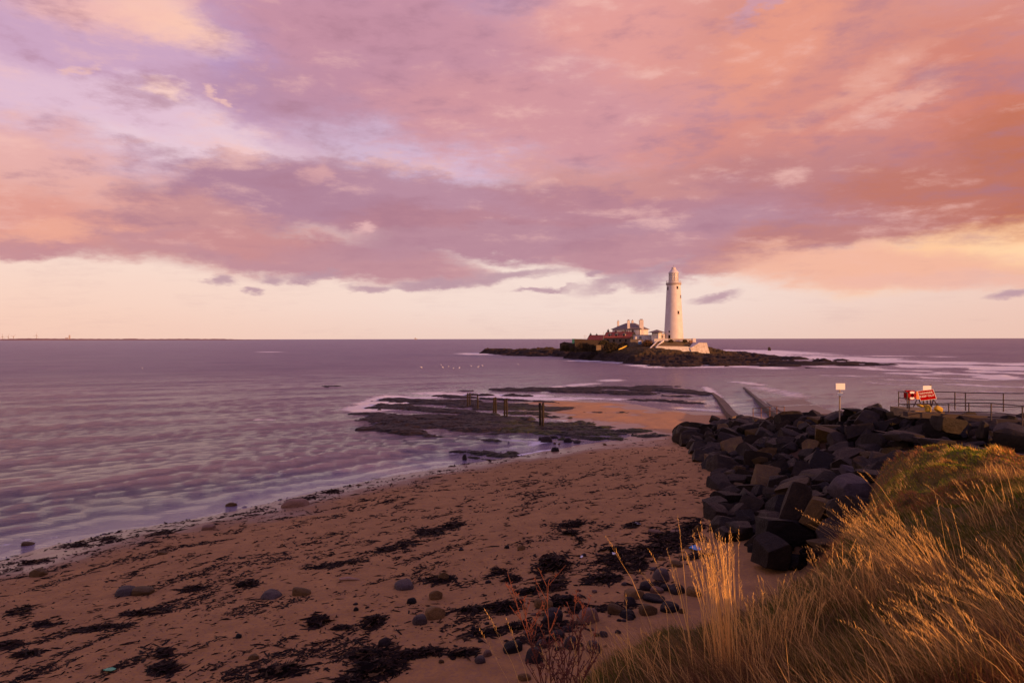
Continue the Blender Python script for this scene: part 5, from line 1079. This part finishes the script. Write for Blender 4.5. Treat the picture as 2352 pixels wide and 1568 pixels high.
# ================================================================== SEA WALL, CAUSEWAY, RAILS, SIGNS
def ribbon(name, path, mat, th, label=None, cat=None, kind=None):
    """wall swept along a path of (left point, right point) in plan, each with a top height"""
    m = MB(); rings = []
    for (a, b, zt) in path: rings.append([m.bm.verts.new(q) for q in ((a[0], a[1], -1), (a[0], a[1], zt), (b[0], b[1], zt), (b[0], b[1], -1))])
    for A_, B2 in zip(rings[:-1], rings[1:]):
        for i in range(4): m.bm.faces.new((A_[i], A_[(i + 1) % 4], B2[(i + 1) % 4], B2[i]))
    m.bm.faces.new(rings[0]); m.bm.faces.new(rings[-1]); o = m.build(name, mat); return tag(o, label, cat, None, kind)
def at(px, py, z): p = P(px, py, z); return (p.x, p.y)
ribbon('sea_wall', [(at(1634, 902, .2), at(1638, 901.5, .2), .2), (at(1642, 911, .35), at(1651, 909.5, .35), .35), (at(1651, 922, .45), at(1664, 919.5, .45), .45), (at(1660, 934, .7), at(1675, 930, .7), .7), (at(1669, 947, 1.0), at(1685, 943, 1.0), 1.0), (at(1682, 957, 1.2), at(1698, 954, 1.2), 1.2)],
       M['concrete'], 1, 'curving pale concrete ramp running from the sand into the sea', 'sea wall')
ribbon('causeway_kerb', [(at(1706, 889, .12), at(1709, 888.5, .12), .12), (at(1718, 899, .3), at(1722, 898, .3), .3), (at(1730, 910, .4), at(1735, 909, .4), .4), (at(1744, 923, .6), at(1751, 921, .6), .6), (at(1762, 938, .9), at(1771, 935, .9), .9), (at(1785, 952, 1.3), at(1796, 949, 1.3), 1.3)],
       M['weed_concrete'], 1, 'weed stained kerb wall along the near side of the causeway', 'wall')
ribbon('causeway', [(at(1709, 888.5, -.2), at(1740, 886, -.2), -.2), (at(1722, 897, -.18), at(1785, 892, -.18), -.18), (at(1737, 908, -.14), at(1835, 906, -.14), -.14), (at(1754, 920, -.06), at(1850, 921, -.08), -.06), (at(1776, 934, .05), at(1890, 938, .02), .03), (at(1800, 948, .25), at(1930, 953, .15), .2)], M['wet_slab'], 1, kind='structure')

def railing(name, path, hgts, r, label, group, mat, post_at, cat='railing', base=None):
    """path: top-rail points (world); hgts: rail drops below the top; post_at: indexes (float) along path"""
    o_ = Vector(path[0]); c = empty(name, o_); pts = [Vector(p) - o_ for p in path]
    for h_ in hgts: MB().path([p - Vector((0, 0, h_)) for p in pts], r * (1 if h_ == 0 else .8)).build('rail', mat, c)
    for t, ln in post_at:
        i = min(int(t), len(pts) - 2); p = pts[i].lerp(pts[i + 1], t - i); MB().tube(p - Vector((0, 0, ln)), p + Vector((0, 0, .02)), r * 1.15).build('post', mat, c)
    return tag(c, label, cat, group)
DK = 45.5
def z5(u, v): return (u * .128 + 2051, v * .128 + 875)
bk = [L3(*z5(100, 195), DK), L3(*z5(1110, 210), DK - 1.5), L3(*z5(1300, 221), DK - 1.8), L3(*z5(1980, 231), DK - 3), L3(*z5(3000, 243), DK - 5)]
railing('railing', bk, (0, .43, .85), .032, 'dark three bar railing along the seaward side of the bridge', None, M['rail_dark'], [(0, 1.03), (1, 1.15), (2, 1.15), (3, 1.15), (3.6, 1.15)])
rt = [L3(*z5(100, 195), DK), L3(*z5(255, 215), DK - 3.2)]; railing('railing', rt, (0, .40, .82), .032, 'short end return of the bridge railing beside the lifebuoy', None, M['rail_dark'], [(1, .98)])
fr_ = [L3(*z5(100, 425), 42.5), L3(*z5(1000, 412), 41), L3(*z5(1360, 404), 40.5), L3(*z5(1760, 408), 39.5), L3(*z5(2320, 460), 38), L3(*z5(2900, 520), 36)]
railing('railing', fr_, (0, .52), .032, 'lower two bar railing along the landward side of the bridge ramp', None, M['rail_dark'], [(.22, .6), (1, .55), (2, .55), (3, 1.2), (4, 1.2), (4.6, 1.2)])
hr = [L3(2004, 988.6, 43), L3(2060, 998.5, 39.5), L3(2180, 1018, 34.5), L3(2352, 1046, 30), L3(2480, 1068, 27.5)]
railing('handrail', hr, (0,), .028, 'long single bar handrail running down in front of the boulders', None, M['rail_dark'], [(1.5, .6), (2.3, .9), (3, .9)], 'handrail')
ya = [L3(1721, 938, 70), L3(1742, 936.5, 70), L3(1761, 935.5, 69), L3(1779, 934, 69), L3(1836, 934, 67)]
ya = [L3(1729.5, 938, 68), L3(1748, 938, 67), L3(1768, 934.5, 66), L3(1784, 934, 65), L3(1801, 934.5, 64)]
railing('railing', ya, (0, .45), .035, 'rusty little railing above the boulders where the causeway begins', None, M['rust'], [(0, 1.0), (1, 1.0), (2, 1.15), (3, 1.15), (4, 1.15)])
yb = [L3(1802, 945.5, 64), L3(1822, 948.2, 63), L3(1842, 952.5, 62), L3(1856, 955.5, 61)]
railing('railing', yb, (0,), .035, 'low grey railing going on to the right of the rusty one', None, M['rail_dark'], [(0, .5), (1, .6), (2, .6), (3, .5)])
# bridge deck and end block
dk = empty('footbridge', L3(2050, 940, 45)); o_ = dk.location; m = MB(); q = [(2118, 943.5, 45.5), (2200, 946, 44.5), (2352, 954, 43), (2560, 966, 41)]
for (a, b) in zip(q[:-1], q[1:]): m.prism([L3(*a) - o_, L3(*b) - o_, L3(*b) - o_ + Vector((0, 0, -.42)), L3(*a) - o_ + Vector((0, 0, -.42))], (-.4, -4.0, 0))
m.build('deck', simple('dark_deck', (.055, .036, .032), .8, scale=1.5), dk)
MB().prism([L3(a, b, 45.5) - o_ for a, b in ((2044, 934), (2120, 936.5), (2120, 952), (2044, 952))], (-.2, -2.6, 0)).build('end_block', M['ochre_wall'], dk)
MB().prism([L3(a, b, 41.0) - o_ for a, b in ((2085, 947), (2352, 962), (2480, 972), (2480, 990), (2352, 980), (2085, 958))], (0, .5, 0)).build('retaining_beam', simple('brown_beam', (.05, .03, .022), .9, scale=1.5), dk)
tag(dk, 'low footbridge deck with a sandy coloured end block behind the boulders', 'footbridge')
# signpost
sp = empty('signpost', L3(1928.4, 962, 50.5)); o_ = sp.location; ll = lambda px, py, dy=0: L3(px, py, 50.5) - o_ + Vector((0, dy, 0))
MB().tube(ll(1928.4, 985), ll(1928.4, 882), .055).build('pole', simple('pole_tan', (.33, .24, .15), .6), sp)
MB().box(ll(1918.2, 895.5, -.12), ll(1939.2, 881, -.07)).build('sign_plate', M['sign_white'], sp); MB().box(ll(1922.8, 909.3, -.12), ll(1934, 902, -.07)).build('sign_plate', M['sign_white'], sp); tag(sp, 'signpost carrying one large and one small blank white plate on the boulders', 'signpost')
# lifebuoy housing
DL = 44.2; lb = empty('lifebuoy_station', L3(2091.5, 938, DL)); o_ = lb.location; a = L3(2079, 919.6, DL) - o_; b = L3(2105, 897.8, DL) - o_
MB().box(a, b + Vector((0, .28, 0)), bev=.10).build('housing', M['ring_red'], lb); c0 = (a + b) / 2
def ring(m, c, r0, r1, a0, a1, y0, y1, n=40):
    vs = []
    for i in range(n + 1):
        t = a0 + (a1 - a0) * i / n; vs.append([m.bm.verts.new((c.x + r * cos(t), y_, c.z + r * sin(t))) for r, y_ in ((r0, y1), (r0, y0), (r1, y0), (r1, y1))])
    for A_, B2 in zip(vs[:-1], vs[1:]):
        for i in range(4): m.bm.faces.new((A_[i], A_[(i + 1) % 4], B2[(i + 1) % 4], B2[i]))
    return m
cr = Vector((c0.x + .02, 0, c0.z)); ring(MB(), cr, .12, .26, 0, 2 * PI - .001, a.y - .10, a.y + .02).build('ring', M['ring_red'], lb)
for a0 in (R(50), R(230)): ring(MB(), cr, .135, .262, a0, a0 + R(80), a.y - .112, a.y - .101, 12).build('ring_band', M['sign_white'], lb)
MB().tube((c0.x, a.y + .2, b.z), (c0.x, a.y + .2, -.8), .05).build('post', M['rail_dark'], lb); MB().box((b.x - .02, a.y - .02, a.z + .05), (b.x + .22, a.y + .02, b.z - .05)).build('side_flap', M['orange'], lb)
tag(lb, 'red lifebuoy housing with a ring marked by two white bands', 'lifebuoy')
# danger sign on its frame
DS = 42.6; ds = empty('danger_sign', L3(2130, 945, DS)); o_ = ds.location
cs = [L3(*z5(*q), DS) - o_ for q in ((440, 186), (722, 156), (784, 329), (492, 366))]
ex = (cs[1] - cs[0]).normalized(); ez_ = (cs[0] - cs[3]); wS = ((cs[1] - cs[0]).length + (cs[2] - cs[3]).length) / 2; hS = ez_.length
MB().prism(cs, (0, .03, 0)).build('plate', M['sign_white'], ds)
cc = sum(cs, Vector()) / 4; MB().prism([cc + (q - cc) * .955 + Vector((0, -.003, 0)) for q in cs], (0, .02, 0)).build('red_face', M['sign_red'], ds)
def text(s, size, origin, xdir, zdir, mat, par):
    cu = bpy.data.curves.new('t', 'FONT'); cu.body = s; cu.size = 1; cu.align_x = 'CENTER'; cu.align_y = 'CENTER'; cu.extrude = .006; cu.space_character = 1.05; cu.offset = 0.0; ob = bpy.data.objects.new('t', cu)
    me = bpy.data.meshes.new_from_object(ob); bpy.data.objects.remove(ob); xs_ = [v.co.x for v in me.vertices]; ys_ = [v.co.y for v in me.vertices]
    me.transform(Matrix.Diagonal((size[0] / (max(xs_) - min(xs_)), size[1] / (max(ys_) - min(ys_)), 1, 1)) @ Matrix.Translation((-(max(xs_) + min(xs_)) / 2, -(max(ys_) + min(ys_)) / 2, 0)))
    n = xdir.cross(zdir).normalized(); Mx = Matrix(((xdir.x, zdir.x, n.x, origin.x), (xdir.y, zdir.y, n.y, origin.y), (xdir.z, zdir.z, n.z, origin.z), (0, 0, 0, 1))); me.transform(Mx)
    me.materials.clear(); me.materials.append(mat); me.name = 'lettering'; return link(bpy.data.objects.new('lettering', me), par)
up = ez_.normalized()
text('DANGER', (wS * .80, hS * .19), cs[0].lerp(cs[1], .49) + (cs[3] - cs[0]) * .27 + Vector((0, -.010, 0)), ex, up, M['sign_white'], ds)
text('KEEP OUT', (wS * .90, hS * .19), cs[0].lerp(cs[1], .50) + (cs[3] - cs[0]) * .58 + Vector((0, -.010, 0)), ex, up, M['sign_white'], ds)
for (a, b) in (((725, 345), (845, 500)), ((468, 345), (490, 410)), ((540, 362), (545, 470)), ((610, 355), (615, 440)), ((725, 330), (690, 470)), ((425, 345), (365, 470))):
    MB().tube(L3(*z5(*a), DS + .1) - o_, L3(*z5(*b), DS + .3) - o_, .035, n=5).build('frame_leg', M['rail_dark'], ds)
tag(ds, 'tilted red sign with white lettering on a dark metal frame', 'sign')
ws = empty('notice_board', L3(2135, 945, 47)); o_ = ws.location; MB().box(L3(2119.8, 897, 47) - o_, L3(2139, 887, 47) - o_ + Vector((0, .05, 0))).build('sign_plate', M['sign_white'], ws)
MB().tube(L3(2137.5, 960, 47.1) - o_, L3(2137.5, 884.5, 47.1) - o_, .05).build('pole', M['rail_dark'], ws); MB().tube(L3(2121, 960, 47.1) - o_, L3(2121, 886, 47.1) - o_, .05).build('pole', M['rail_dark'], ws); tag(ws, 'plain white board on two poles behind the red sign', 'sign')
for u, v, w_, h_, lab, sd3 in ((490, 452, 90, 40, 'yellow sandbag nearest the lifebuoy', 1), (600, 460, 70, 60, 'yellow sandbag behind the middle of the sign frame', 5), (625, 505, 85, 130, 'tall drooping yellow sandbag under the red sign', 2), (810, 510, 130, 90, 'yellow sandbag at the right foot of the sign frame', 3), (845, 562, 60, 40, 'small yellow sandbag lowest on the right', 4)):
    k = 41.8 / F * .128; c = L3(*z5(u, v), 41.8 + sd3 * .05); me = rock_mesh('sandbag', 700 + sd3, True, .6); me.materials[0] = M['yellow_bag']; stone(me, c, (w_ * k * .55, .18, h_ * k * .55), (0, .3 * (sd3 % 2), 0), lab, 'sandbag', 'yellow sandbags holding the sign', 'sandbag')

# ================================================================== GRASS
def blades(name, base, lean, ln, wd, colr, mat, parent=None, seg=3, yaw=None, g=None):
    n = len(base); t = np.linspace(0, 1, seg + 1); prof = np.array([1, .85, .55, .06]) if seg == 3 else np.linspace(1, .08, seg + 1)
    up = np.zeros((n, 3)); up[:, 2] = np.sqrt(np.clip(1 - (lean ** 2).sum(1), .12, 1)); L2 = np.concatenate([lean, np.zeros((n, 1))], 1)
    side = np.stack([np.cos(yaw), np.sin(yaw), np.zeros(n)], 1); V = []
    for q, p_ in zip(t, prof):
        c = base + ln[:, None] * (up * (q - .22 * q * q * np.linalg.norm(lean, axis=1)[:, None]) + L2 * (q * .45 + q * q * .65)); V += [c - side * (wd * p_)[:, None] / 2, c + side * (wd * p_)[:, None] / 2]
    V = np.stack(V, 1).reshape(-1, 3); k = 2 * (seg + 1); b0 = (np.arange(n) * k)[:, None, None]; i = (np.arange(seg) * 2)[None, :, None]
    Fq = (b0 + i + np.array([0, 1, 3, 2])[None, None]).reshape(-1, 4)
    shade_ = np.tile(np.repeat(np.array([.75, .9, 1.0, 1.05])[:seg + 1] if seg == 3 else np.linspace(.8, 1.05, seg + 1), 2), n)[:, None]
    return mesh_np(name, V, Fq, mat, parent, True, {'tint': np.repeat(colr, k, 0)})
def grass_mat():
    m, t, b = newmat('grass_blade'); c = t.attr('tint', 'Color'); t.put(b.inputs['Base Color'], c); b.inputs['Roughness'].default_value = .75; b.inputs['Specular IOR Level'].default_value = .12
    tr = t.new('ShaderNodeBsdfTranslucent'); t.put(tr.inputs[0], c); mx = t.new('ShaderNodeMixShader'); mx.inputs[0].default_value = .22
    t.L.new(b.outputs[0], mx.inputs[1]); t.L.new(tr.outputs[0], mx.inputs[2]); o = [n for n in t.N if n.type == 'OUTPUT_MATERIAL'][0]; t.L.new(mx.outputs[0], o.inputs[0]); return m
M['grass'] = grass_mat(); g = np.random.default_rng(99)
GREEN = np.array([.07, .098, .008]); OLIVE = np.array([.17, .13, .018]); STRAW = np.array([.72, .43, .145]); TAN = np.array([.30, .165, .062]); RED = np.array([.15, .062, .028])
def ground(x_, y_): return np.maximum(head_h(x_, y_), -1)
def meadow(N, Dr, pxr, seed):
    g = np.random.default_rng(seed); D = Dr[0] * (Dr[1] / Dr[0]) ** g.random(N); px = g.uniform(*pxr, N); x_ = (px - CX) / F * D; z_ = ground(x_, D)
    hd_ = sdpoly(x_, D, heap); ok = (z_ > 2.6) & (hd_ < .2 - .5 * g.random(N)) & (z_ > 2.6 + 1.5 * g.random(N)); return x_[ok], D[ok], z_[ok], px[ok], g
# matted turf and dead straw over the whole bank
x_, y_, z_, px_, g2 = meadow(215000, (2.6, 34), (1180, 2520), 71); n = len(x_); print('grass', n)
q_ = meadow(120000, (12, 34), (1880, 2480), 73); x_, y_, z_, px_ = (np.concatenate([a_, b_]) for a_, b_ in zip((x_, y_, z_, px_), q_[:4])); n = len(x_)
cl = fbm(x_ * 1.3, y_ * 1.3, 4, 81); c2_ = fbm(x_ * .45 + 9, y_ * .45, 3, 82); fine_ = fbm(x_ * 4, y_ * 4, 2, 83); rr_ = np.hypot(x_, y_)
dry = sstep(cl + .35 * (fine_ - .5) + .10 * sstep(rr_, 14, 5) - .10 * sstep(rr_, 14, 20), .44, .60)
lush = (px_ < 1560) & (rr_ < 9); green_ = np.exp(-((px_ - 2190) / 120) ** 2) * sstep(y_, 8.8, 11) * (1 - sstep(y_, 15, 18)); dry = np.where(lush, dry * .35, dry) * (1 - .85 * green_)
pick = g2.random(n)[:, None]; col_ = np.where(pick < dry[:, None] * .22, STRAW * (0.55 + .6 * g2.random((n, 1))), np.where(pick < .22 * dry[:, None] + .42, (OLIVE * (1 - dry[:, None] * .6) + TAN * dry[:, None] * .6) * (.6 + .8 * g2.random((n, 1))), GREEN * (.6 + .9 * g2.random((n, 1)))))
slump = np.exp(-((px_ - 2030) / 75) ** 2) * sstep(rr_, 16, 19) * sstep(sdpoly(x_, y_, heap), -2.6, -1.0)
rd = (np.maximum(sstep(c2_, .54, .64), slump) * (g2.random(n) < .75))[:, None]; col_ = col_ * (1 - rd) + (RED * (.6 + 1.0 * g2.random((n, 1)))) * rd
base_ln = (.07 + .17 * dry * g2.random(n) ** .7 + .08 * g2.random(n)) * (1 + .8 * (cl - .5)); base_ln *= np.clip(1.1 - .008 * rr_, .8, 1.1)
far_sunlit = sstep(rr_, 13, 20)[:, None]; col_ = col_ * (1 + 1.5 * far_sunlit) * (1 + far_sunlit * np.array([.12, .12, -.2]))  # far bank blades brightened and yellowed, standing in for sunlight on the turf
la = g2.normal(PI * .93, .75, n) + (fbm(x_ * .8, y_ * .8, 2, 85) - .5) * 3.0; lm = np.clip(.72 + .22 * g2.normal(size=n) - .1 * dry, .1, .94)
lean = np.stack([np.cos(la), np.sin(la)], 1) * lm[:, None]
wd = np.clip(.0045 * (.7 + .6 * g2.random(n)), rr_ * .00075, 1); yaw = np.arctan2(-x_, y_) * 1.0 + g2.normal(0, .8, n)
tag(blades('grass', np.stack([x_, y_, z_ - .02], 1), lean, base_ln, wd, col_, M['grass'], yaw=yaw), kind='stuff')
# longer bleached stems leaning over it
x_, y_, z_, px_, g2 = meadow(15000, (3.0, 20), (1340, 2520), 72); cl = fbm(x_ * 1.0 + 3, y_ * 1.0, 3, 91) ; keep = g2.random(len(x_)) < (1 - .92 * np.exp(-((px_ - 2190) / 120) ** 2) * sstep(y_, 8.8, 11)) * sstep(cl, .49, .60) * (.9 - .5 * sstep(y_, 9, 18)); x_, y_, z_ = x_[keep], y_[keep], z_[keep]; n = len(x_); rr_ = np.hypot(x_, y_)
la = g2.normal(PI * .95, .40, n); lm = np.clip(g2.normal(.55, .2, n), .05, .92); ln_ = (.22 + .42 * g2.random(n) ** 1.5) * np.clip(1.1 - .03 * rr_, .5, 1)
tag(blades('long_grass', np.stack([x_, y_, z_ - .02], 1), np.stack([np.cos(la), np.sin(la)], 1) * lm[:, None], ln_, np.clip(.0055 + 0 * rr_, rr_ * .0008, 1), np.where(g2.random((n, 1)) < .6, STRAW * 1.15, TAN) * (.6 + .6 * g2.random((n, 1))), M['grass'], yaw=np.arctan2(-x_, y_) + g2.normal(0, .7, n)), kind='stuff')
print('long', n)
def tuft(px, D, nst, l0, l1, lx_, ly_, sx, sy, label, seed, heads=True, low=0, sp=.16, colr=None):
    g = np.random.default_rng(seed); cx_ = X(px, D); z0 = float(ground(np.array([cx_]), np.array([D]))[0]); o = empty('grass_tuft', (cx_, D, z0)); tag(o, label, 'grass tuft', 'tall bleached grass tufts')
    bx = g.normal(0, sx, nst); by = g.normal(0, sy, nst); bz_ = ground(cx_ + bx, D + by) - z0 - .03; ln = g.uniform(l0, l1, nst) * np.where(g.random(nst) < .3, .7, 1)
    lean = np.stack([g.normal(lx_, sp, nst) + bx * .25, g.normal(ly_, sp, nst)], 1); lean *= np.clip(.92 / np.maximum(np.linalg.norm(lean, axis=1), .92), 0, 1)[:, None]
    B0 = np.stack([bx, by, bz_], 1); yaw = g.normal(0, .6, nst); cc_ = (STRAW * 1.15 if colr is None else colr) * (.7 + .5 * g.random((nst, 1))); cc_[:, 2] *= .9
    wl = np.clip(.006 * (.7 + .7 * g.random(nst)), D * .0009, 1)
    if heads:
        hb = []; hl = []; hn = []; hc = []; N_ = np.linalg.norm(lean, axis=1)
        for i in np.nonzero(ln > l0 * .95)[0]:
            for q in np.linspace(.80, 1.0, 9):
                c = B0[i] + ln[i] * (np.array([0, 0, math.sqrt(max(.12, 1 - N_[i] ** 2))]) * (q - .22 * q * q * N_[i]) + np.array([lean[i, 0], lean[i, 1], 0]) * (q * .45 + q * q * .65)); hb.append(c); hn.append(lean[i] + g.normal(0, .28, 2)); hl.append(.045 * (1.2 - abs(q - .88) * 5)); hc.append(cc_[i] * .85)
        k_ = len(hb); B0 = np.concatenate([B0, hb]); lean = np.concatenate([lean, np.clip(hn, -.9, .9) * .8]); ln = np.concatenate([ln, hl]); cc_ = np.concatenate([cc_, hc]); yaw = np.concatenate([yaw, g.normal(0, .8, k_)]); wl = np.concatenate([wl, np.full(k_, max(.006, D * .0009))])
    blades('stems', B0, lean, ln, wl, cc_, M['grass'], o, 3, yaw)
    if low:
        nb = low; bx = g.normal(0, sx * 2.0, nb); by = g.normal(0, sy * 2.0, nb); bz_ = ground(cx_ + bx, D + by) - z0 - .02; a_ = g.normal(PI, .9, nb)
        blades('leaves', np.stack([bx, by, bz_], 1), np.stack([np.cos(a_), np.sin(a_)], 1) * g.uniform(.2, .85, nb)[:, None], g.uniform(.2, .55, nb), np.full(nb, max(.005, D * .0007)), (TAN if colr is None else colr) * (.6 + .9 * g.random((nb, 1))), M['grass'], o, 3, g.normal(0, .8, nb))
    return o
tuft(1668, 6.1, 90, 1.05, 1.42, -.10, .0, .07, .10, 'tallest upright pale tuft rising from the left end of the grassy mound', 1, True, 260, .07)
tuft(1612, 6.3, 14, .95, 1.40, -.16, .0, .16, .12, 'thin scattered stems just left of the tallest pale tuft', 2, True, 40, .10)
tuft(1728, 6.0, 40, .5, .95, -.12, .0, .10, .12, 'shorter pale tuft touching the right side of the tallest one', 3, True, 240, .15)
tuft(1800, 6.4, 44, .45, .85, .05, .0, .14, .14, 'loose upright tuft between the tallest one and the sunlit clumps', 4, True, 220, .2)
tuft(2070, 8.6, 110, .8, 1.30, -.52, .0, .14, .16, 'brightest golden tuft leaning left in front of the boulders', 5, True, 320, .14)
tuft(2150, 7.2, 90, .6, 1.05, -.50, .0, .14, .16, 'golden tuft leaning left, nearer and right of the brightest one', 6, True, 320, .14)
tuft(2010, 7.0, 44, .4, .75, -.35, .0, .16, .14, 'short rough tuft below the brightest golden one', 7, True, 240, .2)
tuft(1905, 7.2, 34, .4, .80, -.10, .0, .22, .14, 'sparse upright stems in front of the squarish dark boulder', 8, True, 160, .22)
tuft(2350, 5.4, 90, .6, 1.00, -.60, .0, .16, .18, 'big leaning tuft at the lower right edge of the picture', 9, True, 320, .14)
tuft(2230, 4.6, 70, .45, .8, -.58, .0, .16, .16, 'leaning tuft in the bottom right corner nearest the camera', 10, True, 260, .16)
tuft(2265, 10.5, 30, .5, .95, -.35, .0, .22, .2, 'sparse tall stems on the green part of the bank', 11, True, 140, .2)
tuft(2330, 13.5, 46, .4, .75, -.35, .0, .24, .24, 'rough tawny tuft high on the right of the bank', 12, False, 420, .25)
tuft(2215, 19.0, 40, .3, .5, -.3, .0, .30, .3, 'low tawny tuft near the top of the turf bank', 13, False, 420, .25)
tuft(1995, 12.2, 26, .6, 1.15, -.55, .0, .20, .2, 'few long stems leaning out over the boulders', 14, True, 90, .12)
tuft(1478, 6.4, 16, .25, .5, -.25, .0, .22, .18, 'few short curled stems on the dark green mound', 15, True, 90, .3)
tuft(1330, 5.6, 12, .7, 1.0, -.05, .0, .12, .12, 'thin stems standing beside the red dead plant', 16, True, 70, .12)
tuft(1245, 5.5, 4, 1.35, 1.75, -.30, .0, .03, .05, 'lone long stems leaning left over the sand at the bottom', 17, True, 10, .05)
tuft(1420, 5.9, 12, .4, .75, -.1, .0, .16, .14, 'thin upright stems in front of the green mound', 18, True, 90, .15)
# dead red dock plant
def dock(px, D, zbase, h_, seed, label):
    r4 = random.Random(seed); o = empty('dead_dock_plant', (X(px, D), D, zbase)); tag(o, label, 'plant', 'dead dock plants'); sm = MB(); tw = MB()
    for s_ in range(5):
        p = Vector((r4.uniform(-.06, .06), r4.uniform(-.06, .06), 0)); d = Vector((r4.uniform(-.22, .22), r4.uniform(-.1, .1), 1)).normalized(); L_ = h_ * r4.uniform(.7, 1.05); n = 12; r0 = .008
        for k in range(n):
            q = p + d * L_ / n; sm.tube(p, q, r0 * (1 - k / n * .7), r0 * (1 - (k + 1) / n * .7), 5)
            if k > 4:
                for _ in range(2):
                    b = Vector((r4.uniform(-1, 1), r4.uniform(-.6, .6), 1.3)).normalized(); l2 = h_ * r4.uniform(.06, .2); e = q + b * l2; tw.tube(q, e, .0035, .0018, 4)
                    for _ in range(5):
                        t = r4.uniform(.3, 1); c = q + b * l2 * t; tw.tube(c, c + Vector((r4.uniform(-.02, .02), r4.uniform(-.02, .02), r4.uniform(0, .025))), .0045, .003, 4)
            p = q; d = (d + Vector((r4.uniform(-.09, .09), r4.uniform(-.05, .05), 0))).normalized()
    sm.build('stem', M['dock'], o); tw.build('twigs', M['dock'], o)
zd = lambda px, D: float(ground(np.array([X(px, D)]), np.array([D]))[0]) - .05
dock(1275, 5.4, zd(1275, 5.4), 8.62 - zd(1275, 5.4), 3, 'tall reddish dead branching plant at the bottom of the picture')
dock(1318, 5.6, zd(1318, 5.6), 8.40 - zd(1318, 5.6), 4, 'second reddish dead plant just right of the tallest one')
